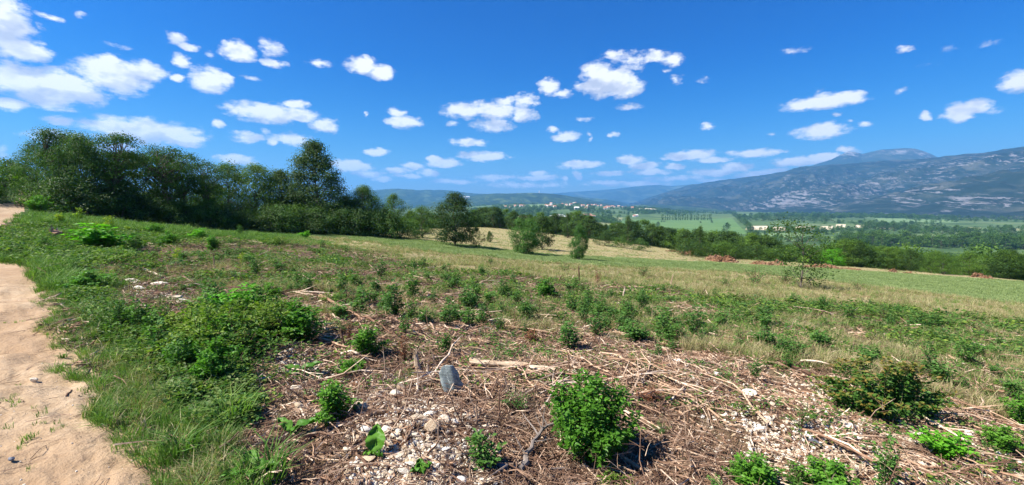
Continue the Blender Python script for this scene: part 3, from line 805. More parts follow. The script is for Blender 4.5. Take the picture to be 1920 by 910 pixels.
scatter('brushwood', TWL, P3(x, y, .01 + rng.random(n) * .03), rots(n, .1), scl(n, .35, .9), rng.integers(0, 5, n), 'longer weathered sticks tangled among the twigs on the cleared ground', 'brushwood')

x, y = sample(9500, 7, 30, lambda x, y: litter_mask(x, y) * (.08 + .92 * clump(x, y, .6, 95, .0, .3)) * (m_path(x, y) < -1), power=.15)
DEFER = (x, y)
# stones
ICO_V = []
_ph = (1 + 5 ** .5) / 2
for a_ in (-1, 1):
    for b_ in (-_ph, _ph):
        ICO_V += [(0, a_, b_), (a_, b_, 0), (b_, 0, a_)]
ICO_V = unit(np.array(ICO_V, float))
def hull_tris(v):
    n = len(v); out = []
    for i in range(n):
        for j in range(i + 1, n):
            for k in range(j + 1, n):
                nn = np.cross(v[j] - v[i], v[k] - v[i]); d = (v - v[i]) @ nn
                if (d < 1e-9).all(): out.append([i, j, k])
                elif (d > -1e-9).all(): out.append([i, k, j])
    return np.array(out)
ICO_T = hull_tris(ICO_V)
def rock_mesh(r, mat, name='stone', flat=.6, sub=1, rough=.25):
    v = ICO_V.copy(); t = ICO_T
    if sub:
        vv = [tuple(q) for q in v]; cache = {}; nt = []
        def mid(a, b):
            k = (min(a, b), max(a, b))
            if k not in cache:
                m = unit((np.array(vv[a]) + np.array(vv[b])) / 2); vv.append(tuple(m)); cache[k] = len(vv) - 1
            return cache[k]
        for a, b_, c in t:
            x1, x2, x3 = mid(a, b_), mid(b_, c), mid(c, a)
            nt += [[a, x1, x3], [b_, x2, x1], [c, x3, x2], [x1, x2, x3]]
        v = np.array(vv); t = np.array(nt)
    # cut by a few random planes, which gives the flat broken faces of limestone
    for _ in range(7):
        nrm = unit(r.normal(0, 1, 3)); d = .55 + .3 * r.random()
        h = v @ nrm
        v = v - np.maximum(0, h - d)[:, None] * nrm
    v = v * (1 + r.normal(0, rough * .15, len(v)))[:, None] * np.array([1, .6 + .4 * r.random(), flat * (.7 + .5 * r.random())])
    b = B(); b.add(v, t, None, r.random())
    return b.mesh(name, mat)
STN = [rock_mesh(r_, M_STONE, 'pebble', sub=0) for _ in range(6)]
x, y = sample(11500, 1.7, 14, lambda x, y: m_stone(x, y) * (.15 + .85 * clump(x, y, 1.7, 94)) * away_path(x, y), power=.3)
n = len(x)
scatter('stone_rubble', STN, P3(x, y, .009), rots(n, .5), scl(n, .006, .034), rng.integers(0, 6, n), 'small white and cream limestone fragments spread over the bare soil', 'rubble')
x, y = sample(4200, 1.7, 14, lambda x, y: (litter_mask(x, y) > .5) * .4 + .6 * (m_path(x, y) > 0) * (.3 + .7 * clump(x, y, 1., 88)), power=.2)
n = len(x)
scatter('loose_gravel', STN, P3(x, y, .001), rots(n, .5), scl(n, .003, .012), rng.integers(0, 6, n), 'scattered small pebbles on the track and among the twigs', 'gravel')

# ------------------------------------------------------------------ grass
def tuft(r, n, h, spread, wd, mat, lean=.5, name='tuft'):
    b = B()
    a = r.random(n) * 6.283; q = r.random(n) ** .6 * spread
    base = np.stack([np.cos(a) * q, np.sin(a) * q, -.01 + 0 * q], -1)
    hh = h * (.45 + .55 * r.random(n)); az_ = a + r.normal(0, .8, n); ln = hh * lean * (.2 + r.random(n))
    dx = np.stack([np.cos(az_), np.sin(az_), 0 * az_], -1); sd = np.stack([-np.sin(az_ + r.normal(0, 1, n)), np.cos(az_), 0 * az_], -1)
    up = np.array([0, 0, 1.])
    w_ = (wd * (.6 + .7 * r.random(n)))[:, None]
    m1 = base + up * hh[:, None] * .55 + dx * ln[:, None] * .3
    tip = base + up * hh[:, None] * (.95 - .35 * lean * r.random(n)[:, None]) + dx * ln[:, None]
    v = np.stack([base - sd * w_ * .5, base + sd * w_ * .5, m1 + sd * w_ * .45, m1 - sd * w_ * .45, tip], 1).reshape(-1, 3)
    i = np.arange(n)[:, None] * 5
    b.add(v, np.concatenate([i + 3, i + 2, i + 4], 1), np.concatenate([i, i + 1, i + 2, i + 3], 1), np.repeat(r.random(n), 5))
    return b.mesh(name, mat)
TG = [tuft(r_, 26, .26, .07, .006, M_GRS, .9) for _ in range(3)] + [tuft(r_, 18, .12, .06, .007, M_GRS, .7) for _ in range(2)]
TD = [tuft(r_, 24, .42, .14, .008, M_DRY, .75, 'dry_tuft') for _ in range(3)] + [tuft(r_, 22, .30, .14, .008, M_GRS, .7, 'green_tuft') for _ in range(2)]
TC = [tuft(r_, 34, .17, .30, .02, M_CRP, .4, 'crop_tuft') for _ in range(3)]
x, y = DEFER; n = len(x)
scatter('sparse_grass', TD, P3(x, y), rots(n, .15), scl(n, .3, .75), np.where(rng.random(n) < .7, rng.integers(0, 3, n), rng.integers(3, 5, n)), 'thin dry and green grass coming up through the twigs', 'grass')
def gm(x, y):
    q = np.minimum(1, np.hypot(x, y) / 9)
    return sstep(sdist(x, y, GREEN[0]) / q + fbm(x * .9 / q, y * .9 / q, 24, 4) * .9, -.2, .3) * (m_path(x, y) < .12)
def verge(x, y):
    mp = m_path(x, y)
    q = np.minimum(1, np.hypot(x, y) / 9)
    return ((mp < .08) & (mp > -.8 * q)) * np.where(mp > -.3 * q, .8, 1.) * (np.hypot(x, y) < 20)
x, y = sample(7500, 1.6, 16, lambda x, y: np.maximum(gm(x, y) * .11, verge(x, y) * .7) * (.35 + .65 * clump(x, y, 1.6, 80)), -66, 10, power=.25)
n = len(x)
scatter('verge_grass', TG + [tuft(r_, 16, .26, .07, .006, M_DRY, .9)], P3(x, y), rots(n, .25), scl(n, .3, .78), np.where(rng.random(n) < .14, 5, rng.integers(0, 5, n)), 'green grass growing thickly along the edge of the dirt track', 'grass')
x, y = sample(160, 1.8, 16, lambda x, y: (m_path(x, y) > 0) * clump(x, y, 1.2, 81, .15, .3) * .5, -66, -20, power=.3)
n = len(x)
scatter('track_grass', TG[3:], P3(x, y), rots(n, .1), scl(n, .3, .7), rng.integers(0, 2, n), 'sparse short grass tufts growing on the bare track', 'grass')
x, y = sample(8000, 12, 48, lambda x, y: gm(x, y) * (sdist(x, y, CROP) < 0), -62, 0)
n = len(x)
scatter('meadow_grass', TG, P3(x, y), rots(n, .1), scl(n, .9, 1.9), rng.integers(0, 5, n), 'green grass between the dirt track and the dark trees', 'grass')
x, y = sample(15000, 12, 48, lambda x, y: m_dry(x, y) * (m_crop(x, y) < 0) * (sdist(x, y, DRY) > -2.5) * (.25 + .75 * clump(x, y, .5, 82)), power=.1)
n = len(x)
scatter('dry_grass', TD, P3(x, y), rots(n, .12), scl(n, .4, 1.0), rng.integers(0, 5, n), 'pale dry grass standing in a strip along the green field', 'dry grass')
x, y = sample(9000, 36, 105, lambda x, y: m_dry(x, y) * (m_crop(x, y) < 0) * (x > -18) * (y > 36), -25, 45)
n = len(x)
scatter('hay_grass', TD, P3(x, y), rots(n, .1), scl(n, .5, 1.0, (.5, .8)), rng.integers(0, 5, n), 'straw coloured grass on the slope behind the green field', 'dry grass')
x, y = sample(26000, 17, 75, lambda x, y: (m_crop(x, y) > -.15) * 1., power=.1)
n = len(x)
scatter('crop_stand', TC, P3(x, y), rots(n, .05), scl(n, .7, 1.15), rng.integers(0, 3, n), 'short even green crop covering the sloping field', 'crop')

x, y = sample(420, 2.8, 12, lambda x, y: gm(x, y) * clump(x, y, 1.3, 98), -64, -5, power=.3)
n = len(x)
scatter('straw_grass', TD, P3(x, y), rots(n, .25), scl(n, .2, .5), rng.integers(0, 5, n), 'coarse half dry grass mixed into the thicket', 'grass')
x, y = sample(9000, 6, 30, lambda x, y: sstep(sdist(x, y, GREEN[1]) + fbm(x * .5, y * .5, 25, 4) * 2.5, -1.2, .6) * (.2 + .8 * clump(x, y, .9, 97)) * (sdist(x, y, CROP) < -.3), -10, 62, power=.2)
n = len(x)
scatter('weedy_grass', TD + TG[:2], P3(x, y), rots(n, .2), scl(n, .25, .7), np.where(rng.random(n) < .3, rng.integers(0, 3, n), rng.integers(3, 7, n)), 'thin green and straw coloured grass on the right half of the clearing', 'grass')
x, y = sample(420, 1.7, 14, lambda x, y: (m_path(x, y) > 0) * (m_path(x, y) < 2.5) * 1., -66, -15, power=.3)
n = len(x)
scatter('track_twigs', TWG, P3(x, y), rots(n, .05), scl(n, .3, .9), rng.integers(0, 6, n), 'small dark twigs and bark bits on the dirt track', 'twigs')
# ------------------------------------------------------------------ plants
def shrub(r, h, rad, nstem, nleaf, lsz, leafm, stemm=M_STEM, erect=.6, foot=.12, srad=.004, six=False, tipred=False, flop=.3, lo=.12):
    """woody or herbaceous plant: stems from one base, leaves along them; returns (stem mesh, foliage mesh)"""
    bs, bf = B(), B()
    per = max(3, nleaf // nstem)
    for i in range(nstem):
        a = r.random() * 6.283; q = rad * (r.random() ** .7)
        hh = h * (.55 + .45 * r.random()) * (1 - .35 * (q / max(rad, 1e-6)) ** 2)
        t = np.linspace(0, 1, 7)
        out = q * (t ** (1.0 + erect)) * 1.0 * (1 - foot) + q * foot
        sway = r.normal(0, h * .02, (7, 2)).cumsum(0)
        zz = hh * (t ** .9) - (flop * q * t ** 3)
        p = np.stack([np.cos(a) * out + sway[:, 0], np.sin(a) * out + sway[:, 1], zz - .02], -1)
        bs.tube(p, srad * np.linspace(1, .35, 7), 3, r.random(), cap=False)
        tt = lo + (1 - lo) * r.random(per) ** .8
        k = tt * 6; i0 = np.minimum(k.astype(int), 5); f = (k - i0)[:, None]
        pos = p[i0] * (1 - f) + p[i0 + 1] * f
        la = r.random(per) * 6.283
        spread = lsz * (.6 + 1.3 * r.random(per)) * (1.15 - .6 * tt)
        d = np.stack([np.cos(la), np.sin(la), .25 + .5 * r.random(per)], -1)
        pos = pos + unit(d) * spread[:, None] * .8
        dd_ = d + np.stack([0 * la, 0 * la, -.5 * r.random(per)], -1)
        nr = unit(np.stack([r.normal(0, .35, per), r.normal(0, .35, per), np.ones(per)], -1) + .35 * np.stack([np.cos(a) * np.ones(per), np.sin(a) * np.ones(per), 0 * la], -1))
        tint = np.clip(r.random(per) * .55 + (.45 * tt if not tipred else (tt > .82) * .45 + .08 * tt), 0, 1)
        leaves(bf, pos, dd_, nr, lsz * (.65 + .6 * r.random(per)), lsz * .62 * (.7 + .5 * r.random(per)), r, .18, tint, six)
    return bs.mesh('stem', stemm), bf.mesh('foliage', leafm)
def plant(kind, pair, x, y, s=1.0, rz=None, label=None, cat='plant', group=None, sz=None, sink=.0):
    e = link(kind, None, loc=(x, y, float(Zg(x, y)) - sink), rot=(0, 0, random.random() * 6.28 if rz is None else rz), scl=(s, s, s * (sz or 1)), label=label, category=cat, group=group)
    link('stem', pair[0], e); link('foliage', pair[1], e)
    return e
def hpx(px, py, h):
    """size in metres of h picture pixels at a place on the ground"""
    x, y = at(px, py); return x, y, h / FPX * (y / pxdir(px, py)[1]) * np.linalg.norm(pxdir(px, py)) ** 0 * .97

M_OLV = leafmat('olive_leaf', (.045, .085, .015), (.10, .155, .03), (.19, .24, .06), .3)
SPROUT = [shrub(r_, 1.0, .22 + .07 * (i % 3), 8 + i, 300, .10, M_SPR, erect=1.1, srad=.008) for i in range(6)]
LUSH = [shrub(r_, 1.0, .55, 24, 1700, .08, M_SHR, six=True, srad=.008, foot=.45, lo=.0) for i in range(3)]
LIME = [shrub(r_, 1.0, .5, 14, 700, .12, M_LIM, six=False, srad=.008) for i in range(2)]
YELL = [shrub(r_, 1.0, .2, 6, 260, .11, M_YEL, srad=.006, erect=1.2) for i in range(2)]
BRAM = [shrub(r_, .62, 1.0, 26, 900, .075, M_BRA, M_DSTEM, erect=.2, srad=.006, flop=.25, lo=.05) for i in range(4)]
DEADS = [shrub(r_, 1.0, .4, 26, 300, .06, M_RUST, M_DSTEM, erect=.5, srad=.006) for i in range(2)]
WEED = [shrub(r_, .9, .6, 24, 420, .05, M_SPR, M_DSTEM, erect=.6, srad=.006) for i in range(3)]

def put(kind, protos, px, py, h, label, cat='shrub', group=None, wide=1.0, i=None):
    """h: height in picture pixels; base of the plant stands on the ground seen at (px, py)"""
    x, y = at(px, py)
    s = h / FPX * y
    e = plant(kind, protos[i if i is not None else random.randrange(len(protos))], x, y, s * wide, None, label, cat, group, sz=1 / wide)
    return e
# the large shrub in front: unique, finely leaved
big = shrub(r_, .82, .42, 64, 5600, .047, M_SHR, six=True, srad=.004, erect=.5, flop=.1, lo=.0, foot=.6)
bx_, by_ = at(1108, 848)
plant('leafy_shrub', big, bx_, by_, .78, .4, 'large bright green leafy shrub in the foreground beside the grey forked branch', 'shrub')
rb = shrub(r_, .74, .60, 60, 5200, .042, M_RED, six=True, srad=.004, erect=.4, flop=.3, tipred=True, lo=.0, foot=.6)
bx_, by_ = at(1650, 782)
plant('round_shrub', rb, bx_, by_, 1.0, 1.2, 'dense rounded shrub with reddish shoot tips among mulched branches', 'shrub')
HAND = [
 (LUSH, 'leafy_shrub', 1925, 800, 92, 1.0, 'dark green leafy shrub cut by the right edge of the photo'),
 (LUSH, 'leafy_shrub', 565, 640, 96, 1.1, 'tall bushy green shrub standing left of the dead brown stalks'),
 (LIME, 'leafy_shrub', 440, 600, 84, 1.2, 'bright green bush at the upper edge of the bramble thicket'),
 (LUSH, 'leafy_shrub', 690, 665, 62, 1.1, 'green bush just right of the dead brown stalks'),
 (SPROUT, 'leafy_shrub', 832, 668, 66, .8, 'slim green bush right behind the leaning stick'),
 (LUSH, 'leafy_shrub', 628, 790, 78, 1.2, 'low green bush on the left side of the white stones'),
 (SPROUT, 'leafy_shrub', 905, 885, 100, 1.1, 'green herb growing right of the whitest stones at the bottom'),
 (LUSH, 'leafy_shrub', 1425, 925, 88, 1.3, 'dark low shrub at the bottom edge beside a black plastic strip'),
 (LUSH, 'leafy_shrub', 1555, 930, 88, 1.3, 'spreading dark shrub at the bottom edge behind the split pale stake'),
 (SPROUT, 'leafy_shrub', 1660, 935, 150, .6, 'upright green sucker at the bottom edge right of the split stake'),
 (WEED, 'leafy_shrub', 1500, 798, 74, .9, 'small dark shoot left of the rounded reddish shrub'),
 (LIME, 'leafy_shrub', 1770, 866, 74, 1.2, 'yellow green fern-like bush on stony ground right of the rounded shrub'),
 (LUSH, 'leafy_shrub', 1872, 850, 62, 1.1, 'small dark bush below the shrub at the right edge'),
 (SPROUT, 'leafy_shrub', 1475, 695, 42, .9, 'dark green sprout on a heap of long branches'),
 (SPROUT, 'leafy_shrub', 1235, 672, 40, 1.0, 'small dark bush above the middle of the wood chips'),
 (SPROUT, 'leafy_shrub', 715, 524, 42, 1.0, 'compact green bush standing alone in the upper clearing'),
 (SPROUT, 'leafy_shrub', 775, 560, 66, .9, 'tall green bush right of the compact one in the upper clearing'),
 (SPROUT, 'leafy_shrub', 480, 520, 40, 1.0, 'dark green bush on the upper left of the clearing'),
 (SPROUT, 'leafy_shrub', 577, 550, 42, 1.1, 'dark green bush above the tall bushy shrub'),
 (SPROUT, 'leafy_shrub', 945, 562, 50, 1.0, 'tall sprout clump near the middle of the clearing'),
 (SPROUT, 'leafy_shrub', 872, 575, 50, .9, 'narrow sprout clump left of the middle of the clearing'),
 (SPROUT, 'leafy_shrub', 985, 605, 50, 1.2, 'wide sprout clump behind the pale fallen log'),
 (SPROUT, 'leafy_shrub', 1120, 632, 52, 1.3, 'broad green clump behind the foreground shrub'),
 (LIME, 'leafy_shrub', 195, 470, 62, 1.6, 'bright lime green bush near the bend of the track'),
 (LUSH, 'leafy_shrub', 170, 545, 44, 1.8, 'dark low thicket left of the stony patch beside the track'),
 (LIME, 'leafy_shrub', 370, 450, 26, 1.3, 'light green bush in front of the dark trees'),
 (LIME, 'leafy_shrub', 572, 448, 18, 1.2, 'little light green bush below the tallest dark tree'),
 (LUSH, 'leafy_shrub', 660, 700, 40, 1.3, 'low leafy bush in front of the dead brown stalks'),
 (WEED, 'leafy_shrub', 1640, 640, 30, 1.2, 'dark weed clump in the green ground right of centre'),
 (LUSH, 'leafy_shrub', 72, 398, 40, 1.0, 'green bush at the inner side of the track bend'),
 (WEED, 'leafy_shrub', 970, 770, 70, 1.1, 'thin leafy sprout between the grey plastic and the large shrub'),
 (WEED, 'leafy_shrub', 1240, 820, 56, .8, 'small bush in dry curled roots right of the large shrub'),
]
for pr, kd, px, py, h, wd, lb in HAND:
    put(kd, pr, px, py, h, lb, wide=wd)
for (px, py, h, lb) in [(112, 420, 30, 'bright yellow plant nearest to the track bend'), (150, 412, 26, 'yellow green plant in front of the darkest tree trunks'),
                        (180, 440, 28, 'yellow plant beside a bare brown patch'), (205, 432, 32, 'taller yellow plant right of the bare brown patch'), (240, 436, 18, 'small yellow plant below the thin bare trunks'),
                        (335, 490, 30, 'yellow flowering plant on the upper clearing'), (455, 495, 24, 'yellowish plant right of the upper dark bush')]:
    put('yellow_plant', YELL, px, py, h, lb, 'plant')
# dead plants
for (px, py, h, wd, lb) in [(655, 645, 62, .55, 'dead rusty brown shrub with two bare dark stalks'), (512, 590, 20, 1.2, 'low rust red dead plant beside the tall bushy shrub'),
                            (760, 672, 56, 1.0, 'rusty dead plant tangle left of the leaning stick'), (1220, 755, 40, 2.2, 'brown dead bramble tangle right of the large shrub'), (1000, 640, 34, 2.2, 'fine reddish brown dead stems behind the fallen log'),
                            (1120, 535, 34, 1.0, 'dead reddish seedhead stalks in the dry grass')]:
    put('dead_shrub', DEADS, px, py, h, lb, 'dead shrub', wide=wd)
# thorny bushes in the dry grass
for (px, py, h, wd, lb) in [(1415, 535, 42, 1.1, 'grey green thorny bush in the dry grass left of the slender sapling'), (1470, 532, 34, 1.2, 'low thorny bush between two others before the slender sapling'),
                            (1205, 520, 30, 1.0, 'olive thorny bush in the dry grass near the middle'), (1060, 512, 24, 1.0, 'small thorny bush at the left part of the dry grass'),
                            (1360, 540, 26, 1.0, 'small dark thorny shoot in the dry grass'), (1608, 548, 26, .9, 'thin weed at the near edge of the green crop'), (920, 500, 20, 1.0, 'small olive weed at the left end of the dry strip')]:
    put('thorn_bush', WEED, px, py, h * 1.45, lb, 'bush', wide=wd)
for (px, py, h, k, lb) in [(1390, 905, 60, 0, 'dark leafy bush at the bottom edge left of the black plastic strip'), (1490, 905, 50, 2, 'leafy bush at the bottom edge directly below the black plastic strip'), (1345, 930, 50, 1, 'leafy shoot at the bottom edge below the reddish soil'),
                       (255, 470, 44, 1, 'green bush behind the stony patch beside the track'), (320, 462, 34, 0, 'dark bush beyond the stony patch, on its right'), (225, 500, 44, 2, 'bush with broad green leaves left of the stony patch'), (130, 480, 34, 1, 'green bush left of the bright lime one'),
                       (400, 470, 30, 0, 'bush at the upper left rim of the clearing'), (520, 462, 24, 2, 'low bush at the upper rim of the clearing below the tallest tree'), (450, 440, 20, 1, 'little bush right in front of the dark trees'), (290, 440, 26, 0, 'bush in the grass below the airy trees'),
                       (60, 470, 26, 2, 'low bush in the grass by the left edge'), (395, 560, 50, 1, 'leafy bush right of the stony patch'), (505, 560, 40, 0, 'green bush between the bright bush and the tall bushy shrub'), (630, 570, 30, 2, 'small bush above the stout pale branch'), (345, 640, 46, 0, 'raised leafy clump inside the bramble thicket'),
                       (250, 600, 40, 2, 'leafy clump at the track side of the bramble thicket'), (480, 660, 44, 1, 'leafy clump at the right end of the bramble thicket'), (1140, 900, 40, 2, 'small leafy shoot below the large foreground shrub'), (1020, 560, 44, 0, 'tall clump right of the middle clump')]:
    put('leafy_shrub', [LUSH, SPROUT, BRAM][k], px, py, h * (1.6 if k == 2 else 1), lb, wide=1.1)
# brambles along the track
for i, (x, y) in enumerate(zip(*sample(44, 3.2, 13, lambda x, y: (sdist(x, y, GREEN[0]) > .25) * (m_path(x, y) < -.9) * 1., -62, -8, power=.5))):
    s = .34 + .4 * random.random() ** 1.3
    plant('bramble', BRAM[i % 4], x, y, s, None, 'low dark green bramble in the thicket beside the dirt track', 'bramble', 'brambles of the thicket beside the track', sz=.7 + .8 * random.random())
for i, (x, y) in enumerate(zip(*sample(34, 3.4, 15, lambda x, y: (sdist(x, y, GREEN[0]) > .15) * (m_path(x, y) < -.6) * 1., -62, -8, power=.5))):
    plant('weed', (SPROUT + LUSH + SPROUT[:3])[i % 12], x, y, .22 + .3 * random.random(), None, 'taller leafy weed rising above the thicket beside the dirt track', 'weed', 'taller weeds above the thicket beside the track', sz=.8 + .5 * random.random())
# sprouts all over the clearing
def spm(x, y):
    r = np.hypot(x, y)
    b_ = sstep(r, 4.5, 8) * (sdist(x, y, DRY) < .5) * (sdist(x, y, CROP) < -.5) * (m_path(x, y) < -1.2)
    return b_ * np.where(x < -.75 * y, .5, 1) * (.12 + .88 * clump(x, y, .55, 71)) * (1 - .3 * sstep(r, 16, 30))
x, y = sample(290, 5, 27, spm, -50, 57, power=.25)
SPR = []
for i, (a, b_) in enumerate(zip(x, y)):
    SPR.append((plant('sprout', (SPROUT + WEED[:2] + SPROUT)[i % 14], a, b_, .26 + .42 * random.random() ** 1.4, None, 'leafy green sprout regrowing on the cleared ground', 'sprout', 'green sprouts regrowing over the clearing', sz=.7 + .35 * random.random()), a, b_))
# dead stalks left standing
def stalk(r):
    b = B(); p = np.array([(0, 0, -.02), (r.normal(0, .03), r.normal(0, .03), .5), (r.normal(0, .1), r.normal(0, .1), 1.0)])
    b.tube(p, [.014, .010, .004], 4, r.random(), cap=False)
    for _ in range(4):
        z = .3 + .6 * r.random(); q = p[0] + (p[2] - p[0]) * z; d = unit(r.normal(0, 1, 3) * [1, 1, .3] + [0, 0, .5]) * (.12 + .25 * r.random())
        b.tube([q, q + d * .5 + [0, 0, .02], q + d], [.006, .004, .002], 3, r.random(), cap=False)
    return b.mesh('stalk', M_TWIG)
x, y = sample(800, 2.6, 26, lambda x, y: (m_path(x, y) < -.8) * (sdist(x, y, CROP) < 0) * (.2 + .8 * clump(x, y, 1., 73)), power=.15)
n = len(x)
scatter('dead_stalks', [stalk(r_) for _ in range(4)], P3(x, y), rots(n, .35), scl(n, .10, .42), rng.integers(0, 4, n), 'dead brown stalks sticking up all over the clearing', 'dead stalks')
# ground cover of small leaves
def rosette(r, n, sp, ls, mat):
    b = B()
    a = r.random(n) * 6.283; q = sp * r.random(n) ** .5
    pos = np.stack([np.cos(a) * q, np.sin(a) * q, .02 + .09 * r.random(n) * (1 - q / sp * .6)], -1)
    d = np.stack([np.cos(a + r.normal(0, 1, n)), np.sin(a + r.normal(0, 1, n)), .25 * r.random(n)], -1)
    leaves(b, pos, d, unit(np.stack([r.normal(0, .4, n), r.normal(0, .4, n), np.ones(n)], -1)), ls * (.6 + .7 * r.random(n)), ls * .6, r, .15)
    return b.mesh('rosette', mat)
RO = [rosette(r_, 34, .13, .045, M_BRA), rosette(r_, 30, .12, .04, M_SPR), rosette(r_, 30, .16, .04, M_OLV)]
x, y = sample(12000, 1.8, 30, lambda x, y: (np.maximum(gm(x, y) * (sdist(x, y, GREEN[0]) > .1), .55 * sstep(sdist(x, y, GREEN[1]) + fbm(x * .5, y * .5, 25, 4) * 2.2, -1.0, .8) * (.06 + .94 * clump(x, y, 1.1, 72, .0, .35))) + (.03 + .3 * sstep(np.hypot(x, y), 6, 12) * clump(x, y, .8, 74, .0, .3)) * (litter_mask(x, y) > .5) * (np.hypot(x, y) > 4)) * (m_path(x, y) < -.35) * (sdist(x, y, CROP) < 0), power=.15)
n = len(x)
scatter('ground_cover', RO, P3(x, y), rots(n, .15), scl(n, .6, 1.5) * np.clip(np.hypot(x, y) / 9, .8, 2.0)[:, None], rng.integers(0, 3, n), 'low leafy weeds covering the ground between sprouts and brambles', 'weeds')

# ------------------------------------------------------------------ trees
def tree_pair(seed, H, rad, base, shape, nclump, per, lsz, leafm, sig=.5, airy=False, trunk_r=None, multi=1, barkm=M_BARK, lean=0.0):
    """tapered trunk(s) with limbs, and a crown of leaf clumps; unit metres at height H"""
    r = np.random.default_rng(seed)
    bt, bf = B(), B()
    tr = trunk_r or H * .018
    stems = []
    for m_ in range(multi):
        t = np.linspace(0, 1, 9)
        a = r.random() * 6.283; off = (0 if multi == 1 else rad * .18)
        sw = np.cumsum(r.normal(0, H * .012, (9, 2)), 0) + np.outer(t, [np.cos(a) * (off * 2 + lean * H), np.sin(a) * (off * 2 + lean * H)])
        p = np.stack([np.cos(a) * off + sw[:, 0], np.sin(a) * off + sw[:, 1], t * H * (.93 if shape == 'cone' else .82) - .25], -1)
        bt.tube(p, tr / multi ** .5 * (1.25 - 1.1 * t ** .8), 6, r.random(), cap=False)
        stems.append(p)
    def rmax(h):     # h 0..1 between crown base and top
        if shape == 'cone': return np.clip((1 - h) ** .72 * (h * 5 + .55).clip(0, 1), .04, 1)
        if shape == 'column': return np.clip(np.sin(np.pi * np.clip(h * .9 + .08, 0, 1)) ** .4, .1, 1)
        if shape == 'flat': return np.clip(.45 + .6 * h, 0, 1) * np.clip((1.08 - h) * 5, 0, 1)
        return np.clip(np.sin(np.pi * np.clip(h * .86 + .13, 0, 1)) ** .75, .08, 1)
    hs_ = r.random(nclump) ** (.85 if shape != 'cone' else 1.1)
    aa = r.random(nclump) * 6.283
    lob = 1 + .22 * np.sin(aa * 3 + r.random() * 6 + hs_ * 5) + .16 * np.sin(aa * 5 + hs_ * 11 + r.random() * 6)
    rr_ = rad * rmax(hs_) * (.35 + .65 * r.random(nclump) ** .55) * lob
    cz = H * (base + (1 - base) * hs_)
    cc = np.stack([np.cos(aa) * rr_, np.sin(aa) * rr_, cz], -1)
    for i in range(0, nclump):
        p = stems[i % len(stems)]
        tz = np.clip((cz[i] - (.9 + .5 * r.random()) * rr_[i] * (.75 if shape != 'column' else 2)) / p[-1, 2], .12, .97)
        k = tz * 8; i0 = min(int(k), 7); s0 = p[i0] * (1 - k + i0) + p[i0 + 1] * (k - i0)
        cc[i, :2] += s0[:2] * .8
        if airy or i % 3 == 0:
            t3 = np.linspace(0, 1, 4)[:, None]
            q = s0 + (cc[i] - s0) * t3; q[1:3, 2] += H * .012 * r.random(); q[1:3, :2] += r.normal(0, H * .008, (2, 2))
            bt.tube(q, tr * np.array([.34, .24, .15, .05]), 4 if airy else 3, r.random(), cap=False)
    pc = r.integers(int(per * .6), int(per * 1.4), nclump)
    own = np.repeat(np.arange(nclump), pc); n = len(own)
    sg = rad * sig * (.6 + .8 * r.random(nclump)) * .36
    g = r.normal(0, 1, (n, 3)); g = g / np.maximum(1, np.linalg.norm(g, axis=1, keepdims=True) / 1.9)
    if airy: g[:, 2] = g[:, 2] * .35 - .12 * (g[:, 0] ** 2 + g[:, 1] ** 2)
    else: g[:, 2] *= .62
    pos = cc[own] + g * sg[own, None]
    pos[:, 2] = np.maximum(pos[:, 2], .1)
    out = unit(g + .6 * unit(pos - np.array([0, 0, H * (base + .35)])) + np.array([0, 0, .55]) + r.normal(0, .45, (n, 3)))
    d = unit(np.cross(out, r.normal(0, 1, (n, 3))) + g * .3 - np.array([0, 0, .25]))
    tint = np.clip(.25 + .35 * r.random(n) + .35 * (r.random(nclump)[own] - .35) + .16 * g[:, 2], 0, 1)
    leaves(bf, pos, d, out, lsz * (.7 + .6 * r.random(n)), lsz * .72, r, .12, tint)
    return bt.mesh('trunk', barkm), bf.mesh('crown', leafm)
def tree(kind, pair, HB, px, Y, top, label, group=None, wide=1.0, cat='tree', rz=None):
    """pair built HB metres tall; stands Y metres into the scene below the given column, reaching the given row"""
    d = pxdir(px, top); k = Y / d[1]
    x = d[0] * k; ztop = EYE + d[2] * k; zg = float(Zg(x, Y))
    s = max(.05, (ztop - zg) / HB)
    e = link(kind, None, loc=(x, Y, zg - .05 * s), rot=(0, 0, random.random() * 6.28 if rz is None else rz), scl=(s * wide, s * wide, s), label=label, category=cat, group=group)
    link('trunk', pair[0], e); link('crown', pair[1], e)
    return e
def tree_at(kind, pair, HB, x, y, h, label, group=None, wide=1.0, cat='tree'):
    s = h / HB
    e = link(kind, None, loc=(x, y, float(Zg(x, y)) - .03 * h), rot=(0, 0, random.random() * 6.28), scl=(s * wide, s * wide, s), label=label, category=cat, group=group)
    link('trunk', pair[0], e); link('crown', pair[1], e)
    return e
BIGOAK = tree_pair(1, 10, 4.9, .08, 'cone', 380, 66, .17, M_OAK, .27)
DEC = [tree_pair(10 + i, 8, 3.1 + .25 * i, .08, 'round', 170, 60, .17, M_DEC, .42) for i in range(4)]
DARK = [tree_pair(20 + i, 8, 3.3, .06, 'round', 210, 66, .18, M_OAK, .42) for i in range(3)]
LOC = [tree_pair(30 + i, 9, 2.9, .38, 'flat', 90, 90, .15, M_LOC, .55, airy=True, multi=2, trunk_r=.16) for i in range(4)]
FULL = [tree_pair(40 + i, 8, 3.4, .08, 'round', 290, 66, .16, M_LOC, .42, multi=3) for i in range(2)]
SMALL = [tree_pair(50 + i, 4, 1.9, .05, 'round', 170, 75, .12, M_SPR, .42, multi=2) for i in range(2)]
OAKS = [tree_pair(55 + i, 5, 2.1, .06, 'round', 130, 50, .17, M_OAK, .42) for i in range(3)]
